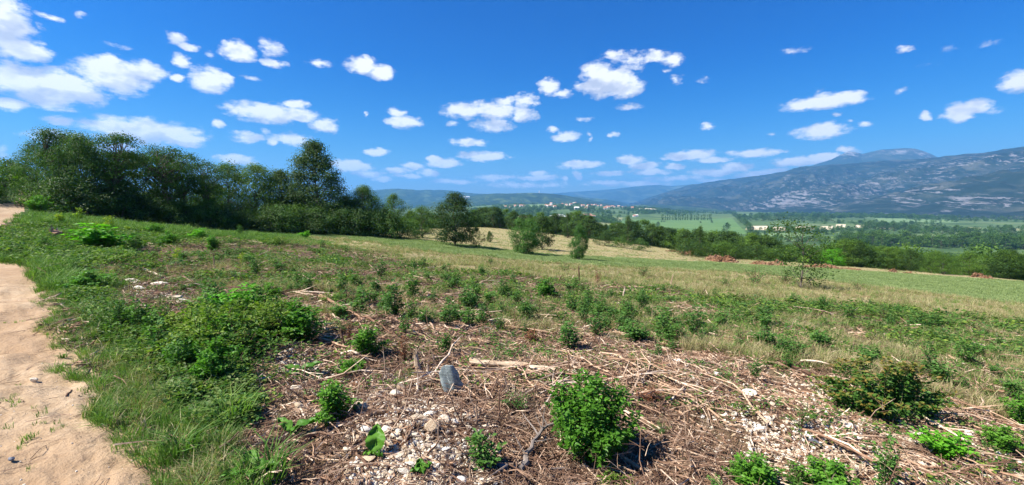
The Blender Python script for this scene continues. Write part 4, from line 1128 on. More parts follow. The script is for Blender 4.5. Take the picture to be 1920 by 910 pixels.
OAKS += [tree_pair(58, 6, 1.9, .06, 'cone', 90, 42, .16, M_OAK, .42), tree_pair(59, 5, 2.4, .06, 'round', 90, 45, .17, M_DEC, .42)]
UNDER = [tree_pair(65 + i, 3, 2.4, .02, 'round', 70, 42, .16, [M_OAK, M_DEC, M_LOC][i], .45, trunk_r=.05, multi=3) for i in range(3)]
LOW = [tree_pair(70 + i, 8, 3.3, .10, 'round', 50, 16, .55, [M_DEC, M_OAK, M_DEC, M_LOC][i], .5) for i in range(4)]
POP = [tree_pair(80 + i, 20, 2.6, .06, 'column', 46, 12, 1.1, M_DEC, .6) for i in range(2)]
MINI = [tree_pair(90 + i, 8, 3.8, .06, 'round', 26, 7, 1.25, M_DEC if i else M_OAK, .6)[1] for i in range(3)]

# the dark line of trees on the left
LEFT = [
 ('broad_tree', FULL, 8, 34, 38, 322, .6, 'leafy green tree overhanging the bend of the track'),
 ('broad_tree', FULL, 8, 84, 34, 270, .72, 'big bushy tree next to the track bend, dark below'),
 ('broad_tree', FULL, 8, 124, 33, 250, .74, 'tallest bushy tree of the clump beside the track'),
 ('broad_tree', FULL, 8, 166, 33, 258, .68, 'right-hand bushy tree of the clump beside the track'),
 ('locust_tree', LOC, 9, 190, 33, 252, .9, 'feathery tree whose twigs stick out above the clump beside the track'),
 ('locust_tree', LOC, 9, 232, 36, 284, .9, 'sparse tree with bare twigs in the gap right of the clump'),
 ('locust_tree', LOC, 9, 268, 37, 288, .95, 'airy tree with a curved bare trunk against the dark wood'),
 ('locust_tree', LOC, 9, 308, 37, 276, 1.05, 'airy locust tree with flat feathery layers, the highest of the airy ones'),
 ('locust_tree', LOC, 9, 352, 39, 288, 1.0, 'airy locust tree right of the highest airy one'),
 ('locust_tree', LOC, 9, 395, 41, 306, .9, 'thin airy tree left of the two rounded green tops'),
 ('broad_tree', DEC, 8, 425, 43, 308, 1.0, 'rounded green tree, left one of two tops before the tallest oak'),
 ('broad_tree', DEC, 8, 470, 44, 312, 1.0, 'rounded green tree, right one of two tops before the tallest oak'),
 ('broad_tree', DARK, 8, 525, 46, 322, .9, 'dark tree tucked against the left side of the tallest oak'),
 ('broad_tree', DARK, 8, 215, 40, 346, 1.3, 'dark tree filling the wood behind the sparse airy ones'),
 ('broad_tree', DARK, 8, 285, 42, 356, 1.3, 'dark low tree behind the curved bare trunk'),
 ('broad_tree', DEC, 8, 345, 45, 354, 1.3, 'green tree behind the airy locust layers'),
 ('broad_tree', DARK, 8, 400, 48, 345, 1.2, 'dark tree behind the two rounded tops'),
 ('broad_tree', DARK, 8, 650, 50, 370, 1.0, 'low dark tree at the right foot of the tallest oak'),
 ('locust_tree', FULL, 8, 690, 47, 352, .85, 'grey green feathery tree right of the tallest oak'),
 ('broad_tree', DEC, 8, 742, 62, 366, .8, 'green tree with a brownish top at the end of the dark line'),
 ('broad_tree', DARK, 8, 720, 54, 392, 1.0, 'dark small tree casting shade at the end of the line'),
 ('broad_tree', DEC, 8, 790, 52, 388, 1.15, 'wide rounded green tree on the dry slope beyond the crop'),
 ('broad_tree', DEC, 8, 768, 62, 396, 1.0, 'green tree behind the wide rounded one'),
 ('broad_tree', DARK, 8, 850, 44, 364, 1.1, 'tall full oak standing alone where dry slope meets the crop'),
 ('broad_tree', OAKS, 5, 893, 44, 428, .8, 'small dark oak close by the tall lone oak'),
 ('broad_tree', OAKS, 5, 918, 56, 434, .7, 'tiny dark tree on the dry slope right of the small oak'),
 ('broad_tree', SMALL, 4, 983, 41, 411, .8, 'bright green rounded tree on the dry slope at the edge of the crop'),
 ('broad_tree', OAKS, 5, 1018, 50, 406, .85, 'dark tree just behind the bright rounded tree'),
 ('small_tree', SMALL, 4, 1084, 38, 424, .48, 'small slim tree standing alone at the edge of the crop'),
]
e_big = tree('oak_tree', BIGOAK, 10, 590, 46, 268, 'tallest tree, a dark pointed oak at the right end of the tree line')
for i, (kd, pr, HB, px, Y, top, wd, lb) in enumerate(LEFT):
    tree(kd, pr[i % len(pr)], HB, px, Y, top, lb, 'trees at the edge of the clearing' if px < 760 else 'trees on the dry slope', wd)
for i, px in enumerate(range(95, 770, 19)):
    Y = np.interp(px, [95, 200, 400, 600, 770], [30, 33, 39.5, 43, 47]) + random.uniform(-.6, 1.6)
    d = pxdir(px, 400); zg = float(Zg(d[0] / d[1] * Y, Y))
    tree_at('undergrowth_bush', UNDER[i % 3], 3, d[0] / d[1] * Y, Y, random.uniform(1.6, 3.0), 'dark leafy bush filling the foot of the tree line', 'bushes at the foot of the tree line', 1.0, 'bush')
for i in range(26):          # trees standing deeper in the wood
    px = random.uniform(60, 700); Y = np.interp(px, [-60, 200, 400, 600, 700], [40, 44, 52, 58, 66]) + random.random() * 16
    top = np.interp(px, [-60, 20, 120, 200, 240, 400, 600, 700], [330, 300, 285, 300, 335, 338, 335, 392]) + random.random() * 20
    tree('broad_tree', (DARK + DEC)[i % 7], 8, px, Y, top + 32, 'dark tree deeper inside the wood on the left', 'trees deeper in the wood', 1.35)
BENDL=['green bush right beyond the top of the track bend','big green bush at the left edge beyond the track','dark green bush on the inner side of the track bend','lower green bush between the track and the bushy clump','small green bush behind the track bend','green bush at the left edge above the track','large bush outside the left edge above the track']
for i, (px, py, h) in enumerate([(20, 356, 50), (-20, 372, 60), (75, 372, 40), (88, 392, 44), (40, 352, 30), (0, 350, 50), (-60, 372, 70)]):
    x, y = at(px, py); tree_at('undergrowth_bush', UNDER[1 + i % 2], 3, x, y, h / FPX * y, BENDL[i], None, 1.0, 'bush')
# row of oaks beyond the dry slope
pxs = list(range(770, 1470, 13))
for i, px in enumerate(pxs):
    top = np.interp(px, [770, 860, 900, 930, 960, 1000, 1050, 1090, 1130, 1170, 1195, 1230, 1270, 1330, 1380, 1430, 1470], [410, 398, 388, 386, 392, 402, 402, 400, 416, 414, 408, 418, 424, 432, 438, 442, 446]) + random.uniform(-3, 7)
    Y = np.interp(px, [770, 900, 1000, 1100, 1200, 1300, 1400, 1470], [80, 97, 95, 90, 82, 74, 68, 66]) + random.uniform(-1, 7)
    lb = np.interp(px, [770, 1000, 1200, 1470], [0, 1, 2, 3])
    tree('oak_tree', OAKS[i % 5], 5 if i % 5 != 3 else 6, px + random.uniform(-4, 4), Y, top,
         ['dark oak in the row between the tall lone oak and the bright rounded tree', 'dark oak in the row behind the small slim tree', 'dark oak in the row above the reddish brush heaps'][min(2, int(lb))],
         'row of oaks beyond the dry slope', random.uniform(.9, 1.25))
for i, (px, Y, top, lb) in enumerate([(1180, 76, 405, 'pointed dark tree rising out of the oak row'), (1312, 60, 425, 'thin dark tree rising between the oak row and the green field'), (1065, 84, 400, 'taller oak right of the rounded tree')]):
    tree('oak_tree', OAKS[3], 6, px, Y, top, lb, None, .75)
for i, (px, Y, top, lb) in enumerate([(1130, 68, 436, 'olive green bush in front of the oak row'), (1165, 66, 444, 'low olive bush where the oak row meets dry grass'), (1205, 62, 448, 'round low bush jutting from the oak row')]):
    d = pxdir(px, top); tree('undergrowth_bush', UNDER[i % 3], 3, px, Y, top, lb, None, 1.0, 'bush')
# wooded slope on the right
n_ = 0
k_ = 0
while n_ < 190 and k_ < 4000:
    k_ += 1
    a = px_az(random.uniform(1290, 2080)); r0 = 70 * (330 / 70) ** random.random()
    if random.random() < .45: r0 = 66 + random.random() * 22
    x = r0 * math.sin(a); y = r0 * math.cos(a)
    e_ = np.interp(math.degrees(a), EDGE_AZ, EDGE_R)
    if r0 < e_ * 1.0 or float(sdist(x, y, CROP)) > -2.5: continue
    h = random.uniform(3.4, 5.8) if r0 > 90 else random.uniform(2.1, 3.8)
    if a < px_az(1470): h *= .62
    j = n_ % 7
    pr = (DEC + DARK)[j] if r0 < 140 else LOW[n_ % 4]
    tree_at('broad_tree', pr, 8, x, y, h, 'green tree in the wood covering the slope below the crop field' if r0 > 90 else 'green tree at the front edge of the wood below the crop field', 'trees of the wood below the crop field' if r0 > 90 else 'front trees of the wood below the crop field', random.uniform(1.0, 1.35))
    n_ += 1
for i in range(46):          # shrubs that hem the field
    px = 1290 + i * 15; py = np.interp(px, [1290, 1420, 1560, 1700, 1920, 2000], [483, 491, 500, 508, 524, 530])
    x, y = at(px, py - 1)
    tree_at('undergrowth_bush', UNDER[i % 3], 3, x * 1.05, y * 1.05, random.uniform(1.1, 2.4), 'low bush hemming the far edge of the crop field', 'bushes hemming the crop field', 1.0, 'bush')
x_, y_ = at(1565, 500)
tree_at('undergrowth_bush', SMALL[0], 4, x_ * 1.02, y_ * 1.02, 2.2, 'bright green bush at the far edge of the crop behind the sapling', None, 1.1, 'bush')
for o in C.objects[-2:]:
    if o.name.startswith('crown'):
        me = o.data.copy(); me.materials[0] = M_LIM; o.data = me
# slender sapling in front of the wood
def sapling():
    r = np.random.default_rng(77)
    bt, bf = B(), B()
    H = 1.0
    t = np.linspace(0, 1, 12)
    p = np.stack([.02 * np.sin(t * 5), .01 * np.sin(t * 7), t * H - .02], -1)
    bt.tube(p, .012 * (1.15 - t), 5, .5)
    spots = [(.99, -.22, .05), (.97, -.34, 0), (.9, -.12, .05), (.93, -.42, -.02), (.95, .02, 0), (.85, .16, .02), (.78, .26, .02), (.82, .08, .02), (.70, -.06, 0), (.64, .14, .0), (.60, -.12, 0), (.55, .1, 0), (.52, -.05, .0), (.47, .17, 0), (.42, -.14, 0), (.36, .12, 0), (.30, .2, 0), (.22, .14, 0), (.17, .2, 0), (.27, -.1, 0), (.87, -.28, 0), (.72, .20, 0), (.5, .22, 0), (.45, -.2, 0), (.62, .04, 0)]
    for z, dx, dz in spots:
        dy = r.normal(0, .12)
        k = max(0, (z - .12 - abs(dx) * .4)) * 11; i0 = min(int(k), 10)
        s0 = p[i0]; c = np.array([dx, dy, z + dz])
        q = s0 + (c - s0) * np.linspace(0, 1, 4)[:, None]; q[1:3, 2] += .012
        bt.tube(q, [.005, .0035, .0025, .001], 3, .5, cap=False)
        n = 85
        g = r.normal(0, 1, (n, 3)) * [.06, .06, .032]
        lime = z in (.64, .60, .52, .78)
        leaves(bf, c + g, unit(g + r.normal(0, .02, (n, 3)) + [0, 0, -.01]), unit(r.normal(0, .5, (n, 3)) + [0, 0, 1]), .030, .021, r, .1, np.clip(r.random(n) * .6 + (.55 if lime else 0), 0, 1))
    return bt.mesh('trunk', M_BARK), bf.mesh('crown', M_DEC)
tree('sapling', sapling(), 1.0, 1508, 22.5, 414, 'slender open-crowned sapling standing in the dry grass at the crop edge', None, 1.0, 'tree', 0.0)

# ------------------------------------------------------------------ trees on the valley floor
BANDS = [(1565, 1745, 459, 34, 26, LOW, 'tree in the dense row beyond the wooded slope', 'tree row beyond the wooded slope'),
 (1745, 1990, 464, 40, 27, LOW, 'tree in the right-hand row beyond the wooded slope', 'right-hand tree row beyond the wooded slope'),
 (1395, 1560, 413, 26, 11, LOW, 'tree in the belt above the pale stubble fields', 'tree belt above the stubble fields'),
 (1620, 1700, 430, 14, 16, LOW, 'tree in the clump right of the stubble fields', 'tree clump right of the stubble fields'),
 (1700, 1900, 437, 30, 14, LOW, 'tree in the middle belt of the valley', 'middle tree belt of the valley'),
 (1440, 1600, 434, 18, 9, LOW, 'tree scattered among the pale stubble fields', 'trees among the stubble fields'),
 (1700, 1920, 412, 34, 9, LOW, 'tree in the distant belt on the right of the valley', 'distant tree belt on the right'),
 (1600, 1780, 424, 16, 9, LOW, 'tree on the meadows beyond the middle belt', 'trees on the far meadows'),
 (1410, 1560, 452, 18, 12, LOW, 'greyish bush below the stubble fields', 'bushes below the stubble fields')]
for (p0, p1, py, n, h, pr, lb, gp) in BANDS:
    for i in range(n):
        px = p0 + (p1 - p0) * (i + random.random()) / n; yy = py + random.uniform(-2.5, 2.5) + (px - p0) / (p1 - p0) * 2
        x, y = at(px, yy)
        tree_at('valley_tree', pr[i % 4], 8, x, y, h * random.uniform(.7, 1.1) / FPX * y, lb, gp, random.uniform(.9, 1.3))
for i in range(14):
    t = i / 13; px = 1376 + 34 * t + random.uniform(-2, 2); py = 406 + 34 * t ** 1.3
    x, y = at(px, py); tree_at('valley_tree', LOW[i % 4], 8, x, y, (7 + 8 * t) / FPX * y, 'tree in the line along the right side of the bright green field', 'tree line beside the green field', 1.0)
for i in range(24):
    px = 1240 + 4.1 * i + random.uniform(-1.3, 1.3); x, y = at(px, 413.5)
    tree_at('poplar_tree', POP[i % 2], 20, x, y, random.uniform(9, 14) / FPX * y, 'slim poplar in the row behind the bright green field', 'poplar row behind the green field', .75)
for (px, py, h, lb) in [(1363, 436, 18, 'lone tree at the near corner of the bright green field'), (1334, 418, 5, 'dark bush in the middle of the bright green field'), (1313, 419, 4, 'flat dark bush left of the other in the green field'), (1240, 417, 3, 'flat bush at the left part of the green field'), (1420, 446, 13, 'greyish tree below the stubble fields'), (1234, 428, 12, 'dark tree at the near side of the green field')]:
    x, y = at(px, py); tree_at('valley_tree', LOW[1], 8, x, y, h / FPX * y, lb, None, 1.4 if h < 6 else 1.0)
# woods that read as one mass
def woods(name, n, pxr, pyr, hh, lb, f=.004, seed=50, lo=-.05):
    X = np.zeros(0); Yy = np.zeros(0)
    t = np.geomspace(60, 6000, 240)[None]
    for _ in range(8):
        if len(X) >= n: break
        px = rng.uniform(*pxr, n); py = rng.uniform(*pyr, n)
        D = np.array([pxdir(a_, b_) for a_, b_ in zip(px, py)])
        x = D[:, :1] * t; y = D[:, 1:2] * t
        under = z_far(x, y) > EYE + D[:, 2:] * t
        k = np.argmax(under, 1); ok = under.any(1)
        i = np.arange(n); x = x[i, k]; y = y[i, k]
        ok &= (np.hypot(x, y) < 5000) & (np.hypot(x, y) > 330) & (fbm(x * f, y * f, seed, 3) > lo)
        X = np.r_[X, x[ok]]; Yy = np.r_[Yy, y[ok]]
    X = X[:n]; Yy = Yy[:n]; n = len(X)
    X = np.r_[X, X + rng.normal(0, 10, n), X + rng.normal(0, 14, n)]; Yy = np.r_[Yy, Yy + rng.normal(0, 22, n), Yy + rng.normal(0, 32, n)]
    ok = np.hypot(X, Yy) > 260
    X = X[ok]; Yy = Yy[ok]; n = len(X); s = scl(n, hh[0] / 8, hh[1] / 8) * [1.2, 1.2, 1]
    scatter(name, MINI, P3(X, Yy, -.5), rots(n, .0), s, rng.integers(0, 3, n), lb, 'woods')
woods('hillside_woods', 300, (1180, 1380), (387, 402), (6, 11), 'dark woods on the hillside right of the village', .006, 51, -.12)
woods('village_woods', 380, (880, 1180), (384, 407), (6, 11), 'dark woods and gardens between the houses on the far hillside', .006, 50, -.12)
woods('valley_woods', 380, (1330, 1990), (396.5, 410), (9, 15), 'flat dark belts of far woodland crossing the valley', .0022, 52, -.02)
woods('valley_thickets', 240, (1400, 1990), (410, 452), (4, 8), 'scattered far thickets between the valley meadows', .012, 54, .08)
woods('slope_woods', 260, (880, 1150), (410, 440), (5, 9), 'woods on the slope behind the row of oaks', .01, 56, .05)
x, y = sample(4200, 70, 460, lambda x, y: (np.hypot(x, y) > np.interp(np.degrees(np.arctan2(x, y)), EDGE_AZ, EDGE_R) * 1.25) * 1., 20, 60, power=.2)
n = len(x)
scatter('scrub', [u[1] for u in UNDER], P3(x, y, -.2), rots(n, 0), scl(n, .7, 1.9), rng.integers(0, 3, n), 'unbroken scrub covering the slope between the trees of the wood', 'scrub')
x, y = sample(1500, 60, 300, lambda x, y: (np.hypot(x, y) > np.interp(np.degrees(np.arctan2(x, y)), EDGE_AZ, EDGE_R) * 1.25) * 1., -20, 20, power=.2)
n = len(x)
scatter('scrub', [u[1] for u in UNDER], P3(x, y, -.2), rots(n, 0), scl(n, .6, 1.2), rng.integers(0, 3, n), 'scrub on the hidden slope behind the row of oaks', 'scrub')

# ------------------------------------------------------------------ village
def house_parts(w_, d_, h_, rh, over=.5, chimney=True):
    b = B()
    x, y = w_ / 2, d_ / 2
    b.add([(-x, -y, -2), (x, -y, -2), (x, y, -2), (-x, y, -2), (-x, -y, h_), (x, -y, h_), (x, y, h_), (-x, y, h_), (-x, 0, h_ + rh * .96), (x, 0, h_ + rh * .96)],
          [[4, 7, 8], [5, 9, 6]], [[0, 1, 5, 4], [1, 2, 6, 5], [2, 3, 7, 6], [3, 0, 4, 7]], .5)
    wall = b.mesh('wall', M_WALL)
    b = B(); xo, yo = x + over, y + over; t = .3; e = h_ - over * rh / y
    v = [(-xo, -yo, e), (xo, -yo, e), (xo, 0, h_ + rh), (-xo, 0, h_ + rh), (-xo, yo, e), (xo, yo, e)]
    v = v + [(a, c, d + t) for a, c, d in v]
    b.add(v, None, [[0, 3, 2, 1], [3, 4, 5, 2], [6, 7, 8, 9], [9, 8, 11, 10], [0, 1, 7, 6], [4, 10, 11, 5], [0, 6, 9, 3], [3, 9, 10, 4], [1, 2, 8, 7], [2, 5, 11, 8]], .3)
    roof = b.mesh('roof', M_ROOF)
    b = B(); b.add([(-.4, .9, h_), (.4, .9, h_), (.4, 1.7, h_), (-.4, 1.7, h_), (-.4, .9, h_ + rh + .8), (.4, .9, h_ + rh + .8), (.4, 1.7, h_ + rh + .8), (-.4, 1.7, h_ + rh + .8)], None, [[0, 1, 5, 4], [1, 2, 6, 5], [2, 3, 7, 6], [3, 0, 4, 7], [4, 5, 6, 7]])
    ch = b.mesh('chimney', M_WALL)
    win = []
    for sx in (-.28, 0, .28):
        for zz in (1.0, 3.7):
            if zz + 1.4 > h_: continue
            b = B(); cx = sx * w_
            b.add([(cx - .55, -y - .06, zz), (cx + .55, -y - .06, zz), (cx + .55, -y - .06, zz + 1.3), (cx - .55, -y - .06, zz + 1.3), (cx - .55, -y + .02, zz), (cx + .55, -y + .02, zz), (cx + .55, -y + .02, zz + 1.3), (cx - .55, -y + .02, zz + 1.3)], None,
                  [[0, 1, 2, 3], [0, 4, 5, 1], [1, 5, 6, 2], [2, 6, 7, 3], [3, 7, 4, 0]])
            win.append(b.mesh('window', M_DKST))
    return wall, roof, ch, win
HOUSE = [house_parts(11, 9, 5.8, 3.0), house_parts(14, 9, 6, 2.6), house_parts(9, 8, 3.6, 2.8)]
SHED = house_parts(46, 18, 6, 3, 1.0)
HALL = house_parts(24, 12, 5, 2, .6)
def house(px, py, s, hp, label, group=None, rz=None, roofm=None, kind='house', cat='house'):
    x, y = at(px, py, 5600)
    e = link(kind, None, loc=(x, y, float(Zg(x, y)) + .3), rot=(0, 0, random.uniform(-.6, .6) if rz is None else rz), scl=(s, s, s), label=label, category=cat, group=group)
    link('wall', hp[0], e)
    ro = link('roof', hp[1], e)
    if roofm is not None:
        ro.data = ro.data.copy(); ro.data.materials[0] = roofm
    if kind == 'house': link('chimney', hp[2], ro)
    for m_ in hp[3]: link('window', m_, e)
    return e
V = [(1024,386),(1030,388),(1036,386),(1033,384),(1048,381),(1054,383),(1040,389),(1062,385),(1066,387),(1071,385),(1078,382),(1083,384),(1088,386),(1092,388),(1103,387),(1110,387),(1115,386),(1122,387),(1127,386),(1134,386),(1138,387),(1141,390),(1147,388),(1152,388),(1159,389),(1163,388),(1168,388),(1173,389),(1155,382),(1160,382),(1186,391),(1198,387),(1203,388),(1209,387),(1213,386),(1219,388),(1228,387),(1232,389),(956,389),(966,388),(976,387),(982,387),(948,389),(1100,391),(1190,406),(1135,392)]
for i, (px, py) in enumerate(V):
    house(px + random.uniform(-1, 1), py + random.uniform(-.7, .7) + .5, random.uniform(.9, 1.35), HOUSE[i % 3], 'small pale house with a reddish roof in the village on the far hillside', 'houses of the village on the far hillside')
for (px, py, s, hp, rm, lb) in [(1081, 393.5, 1.25, HOUSE[1], M_WALL, 'bright white house alone below the village'), (1077, 382, 1.0, HALL, M_SHEET, 'long white building at the upper edge of the village'), (1060, 410.5, .8, SHED, M_SHEET, 'large pale shed left of the orange roofed halls'),
                                (1037, 408, .7, HALL, M_SHEET, 'pale low hall behind the oak row'), (1048, 406, .8, HALL, M_SHEET, 'second pale low hall, nearer the orange roofs'), (1101, 406, 1.0, HALL, M_ROOF, 'orange roofed hall above the large pale shed'), (1110, 407.5, .8, HALL, M_ROOF, 'smaller orange roofed hall right of the first'),
                                (1094, 411.5, .55, SHED, M_SHEET, 'grey roofed works hall in front of the orange roofs'), (1108, 413, .45, SHED, M_SHEET, 'white roofed hall at the right end of the works'), (1193, 406.5, .8, HOUSE[1], M_WALL, 'white farmhouse at the corner of the green field'), (980, 410, .8, HALL, M_ROOF, 'reddish roof peeping above the oak row')]:
    house(px, py, s, hp, lb, None, .1, rm, 'farm_hall' if hp in (SHED, HALL) else 'house', 'hall' if hp in (SHED, HALL) else 'house')
for (px, py, Y, s, hp, lb) in [(875, 371.5, 3700, 2.0, HALL, 'white building on the blue wooded hill'), (1690, 396.5, 0, .9, HALL, 'white sheds at the foot of the mountain'), (1578, 398, 0, .8, HALL, 'pale roofs at the near foot of the mountain')]:
    x, y = (at(px, py) if not Y else (pxdir(px, py)[0] / pxdir(px, py)[1] * Y, Y))
    dg_ = None
    z = float(Zg(x, y)) if not Y else EYE + pxdir(px, py)[2] / pxdir(px, py)[1] * Y
    e = link('farm_hall', None, loc=(x, y, z), rot=(0, 0, .1), scl=(s, s, s), label=lb, category='hall')
    link('wall', hp[0], e); ro = link('roof', hp[1], e); ro.data = ro.data.copy(); ro.data.materials[0] = M_SHEET
# white tower on the dark hill
Y = 4450; d = pxdir(1011, 364); e = link('tower', None, loc=(d[0] / d[1] * Y, Y, EYE + d[2] / d[1] * Y - 8), label='white slender tower on the crest of the dark wooded hill', category='tower')
b = B(); b.tube([(0, 0, 0), (0, 0, 14), (0, 0, 34)], [4.5, 3.6, 3.0], 8); link('shaft', b.mesh('shaft', M_WALL), e)
b = B(); b.tube([(0, 0, 34), (0, 0, 36), (0, 0, 40), (0, 0, 46)], [5.2, 5.4, 3.0, .3], 8); link('cap', b.mesh('cap', M_SHEET), e)

# ------------------------------------------------------------------ reddish heaps at the far edge of the crop
def heap(px, py, wpx, hpx_, label, n=150):
    x, y = at(px, py); w_ = wpx / FPX * y; h = hpx_ / FPX * y
    r = np.random.default_rng(int(px)); b = B(); v0 = ICO_V
    m = 26
    gx, gy = np.meshgrid(np.linspace(-1, 1, m), np.linspace(-1, 1, 12))
    hz_ = np.clip(1 - gx ** 2, 0, 1) ** .6 * np.clip(1 - gy ** 2, 0, 1) * (.7 + .8 * fbm(gx * 3 + px, gy * 3, 5, 3)) * h - .1
    vv = np.stack([gx * w_ / 2, gy * w_ * .22, hz_], -1).reshape(-1, 3)
    id_ = np.arange(12 * m).reshape(12, m)
    b.add(vv, None, np.stack([id_[:-1, :-1], id_[:-1, 1:], id_[1:, 1:], id_[1:, :-1]], -1).reshape(-1, 4), .2)
    for _ in range(n):
        i = r.integers(0, len(vv)); s = h * (.05 + .11 * r.random())
        if abs(vv[i, 0]) > w_ * .46: continue
        b.add(vv[i] + (v0 * (1 + r.normal(0, .2, (12, 1)))) * s * [1.3, 1, .7], ICO_T, None, r.random())
    for _ in range(n // 5):
        i = r.integers(0, len(vv)); d = unit(r.normal(0, 1, 3) * [1, 1, .5] + [0, 0, .35]) * h * (.25 + .35 * r.random())
        if abs(vv[i, 0]) > w_ * .46: continue
        b.tube([vv[i], vv[i] + d * .5 + [0, 0, .05], vv[i] + d], [.05, .035, .012], 3, r.random())
    e = link('rubble_heap', b.mesh('rubble_heap', M_RSTONE), loc=(x, y, float(Zg(x, y))), rot=(0, 0, random.uniform(-.2, .2) - math.atan2(x, y) * 0), label=label, category='rubble heap')
for (px, py, w_, h, lb) in [(1262, 470, 34, 6, 'small reddish heap at the left end of the dug-out heaps'), (1312, 477, 46, 20, 'highest reddish heap of roots and soil below the oak row'), (1292, 476, 50, 9, 'low reddish heap left of the highest one'),
                            (1340, 486, 40, 12, 'reddish heap just right of the highest one'), (1357, 490, 52, 16, 'wide rust coloured heap standing at the edge of the crop'), (1425, 494, 40, 8, 'flat reddish heap near the sapling, on its left'), (1452, 495, 44, 12, 'reddish heap beside the sapling'), (1535, 500, 70, 10, 'long low reddish heap behind the sapling'), (1590, 503, 50, 5, 'thin earthy ridge at the crop edge'),
                            (1674, 508, 16, 7, 'small clod heap in front of the wood'), (1702, 511, 18, 6, 'second small clod heap in front of the wood'), (1832, 518, 22, 12, 'reddish heap on the right against the wood'), (1852, 521, 26, 9, 'lower reddish heap beside it on the right against the wood')]:
    heap(px, py + 2, w_, h, lb)

# ------------------------------------------------------------------ single pieces lying on the clearing
def lift(x, y, z=0): return (x, y, float(Zg(x, y)) + z)
def branch(px0, py0, px1, py1, r0, label, h0=.02, h1=.02, forks=(), mat=None, kind='branch', sag=0.0, rough=.012, cat='branch', r1=None, k=7):
    """a real branch lying from one spot of the ground to another; h0, h1 lift its ends"""
    x0, y0 = at(px0, py0); x1, y1 = at(px1, py1)
    r = np.random.default_rng(int(px0 * 7 + py1))
    n = 9; t = np.linspace(0, 1, n)
    L = math.hypot(x1 - x0, y1 - y0)
    X = x0 + (x1 - x0) * t; Y = y0 + (y1 - y0) * t
    wob = np.cumsum(r.normal(0, rough * L, n)); wob -= wob[0] + (wob[-1] - wob[0]) * t
    X = X + wob * (y1 - y0) / L; Y = Y - wob * (x1 - x0) / L
    zl = np.maximum(Zg(X, Y), (Zg(x0, y0) * (1 - t) + Zg(x1, y1) * t)) + h0 + (h1 - h0) * t + r0 * .6 + np.sin(t * np.pi) * sag
    p = np.stack([X, Y, zl], -1); o0 = p[0].copy(); q = p - o0
    b = B()
    rad = r0 * np.linspace(1, (r1 or r0 * .4) / r0, n) * (1 + r.normal(0, .1, n))
    b.tube(q, rad, k, r.random())
    if forks:
        e = link(kind, None, loc=tuple(o0), label=label, category=cat)
        link('stem', b.mesh('stem', mat or M_WOOD), e)
        for (tt, dx, dy, dz, rl) in forks:
            i = int(tt * (n - 1)); s0 = q[i]; t3 = np.linspace(0, 1, 5)[:, None]
            pp = s0 + np.array([dx, dy, dz]) * t3 + np.cumsum(r.normal(0, .012 * np.linalg.norm([dx, dy, dz]), (5, 3)), 0) * (t3 > 0)
            bb = B(); bb.tube(pp, rad[i] * rl * np.array([1, .85, .65, .45, .2]), 5, r.random())
            link('side_branch', bb.mesh('side_branch', mat or M_WOOD), e)
        return e
    return link(kind, b.mesh(kind, mat or M_WOOD), loc=tuple(o0), label=label, category=cat)
# the pale fallen log
lg = branch(882, 684, 1042, 700, .042, 'thick pale peeled log lying across the middle of the clearing', .02, .0, forks=((.55, .12, -.10, .03, .5), (.3, .05, .16, .05, .3), (.75, .2, .05, .04, .35)), mat=M_LOG, kind='fallen_log', cat='log', r1=.026, rough=.03, k=10)
branch(925, 697, 1000, 703, .014, 'flat strip of pale wood just below the fallen log', .0, .01, mat=M_LOG)
branch(805, 722, 868, 655, .013, 'straight grey stick leaning up behind the grey plastic piece', .0, .20, rough=.006)
branch(866, 672, 905, 706, .010, 'thin pale stick between the leaning stick and the log', .05, .0)
branch(905, 704, 1002, 742, .011, 'pale curved stick running from the log toward the large shrub', .02, .0)
branch(985, 700, 1042, 722, .010, 'thin pale stick at the right end of the fallen log', .03, .03)
branch(900, 770, 945, 712, .009, 'brown thin stick rising toward the fallen log', .0, .12, mat=M_TWIG)
branch(975, 900, 1045, 815, .021, 'thick grey forked branch at the left foot of the large shrub', .04, .10, forks=((.7, -.12, .16, .10, .55), (.85, .03, .12, .18, .5), (.5, .16, .0, .03, .4), (.85, -.05, .05, .12, .4), (.3, -.08, .05, .12, .4), (.95, -.06, .1, .1, .5)), kind='forked_branch', rough=.03, mat=M_GREY)
branch(1110, 842, 1200, 915, .012, 'pale stick in the curled roots below the large shrub', .03, .0)
branch(1165, 865, 1240, 905, .016, 'bent light branch at the bottom right of the large shrub', .04, .0)
branch(1160, 758, 1300, 755, .014, 'long reddish brown branch right of the large shrub', .05, .05, mat=M_TWIG, rough=.01)
branch(1175, 766, 1275, 762, .008, 'slim branch lying parallel below the reddish brown one', .04, .04, mat=M_TWIG)
branch(1230, 880, 1312, 822, .009, 'thin pale curved stick above the bottom edge, right of centre', .02, .05, sag=-.02)
branch(815, 628, 790, 598, .016, 'short dark stub leaning in the heap behind the stump', .0, .12, mat=M_TWIG)
branch(600, 562, 680, 606, .035, 'pale stout branch in the upper middle of the clearing', .03, .03, forks=((.6, .25, -.1, .06, .5), (.4, .3, .2, .1, .4)))
branch(680, 600, 735, 625, .022, 'pale branch continuing right of the stout one', .02, .0)
branch(738, 592, 775, 612, .020, 'weathered grey branch over the twig heap', .04, .0)
branch(670, 606, 700, 640, .012, 'pale stick slanting down beside the dead brown stalks', .03, .0)
branch(590, 640, 665, 662, .018, 'grey branch in front of the tall bushy shrub', .05, .02, forks=((.5, .2, .05, .05, .6),))
branch(560, 690, 640, 668, .012, 'dark thin stick reaching into the twigs on the left', .0, .05, mat=M_TWIG)
branch(512, 726, 598, 690, .011, 'straight pale stick low in the left of the clearing', .01, .01)
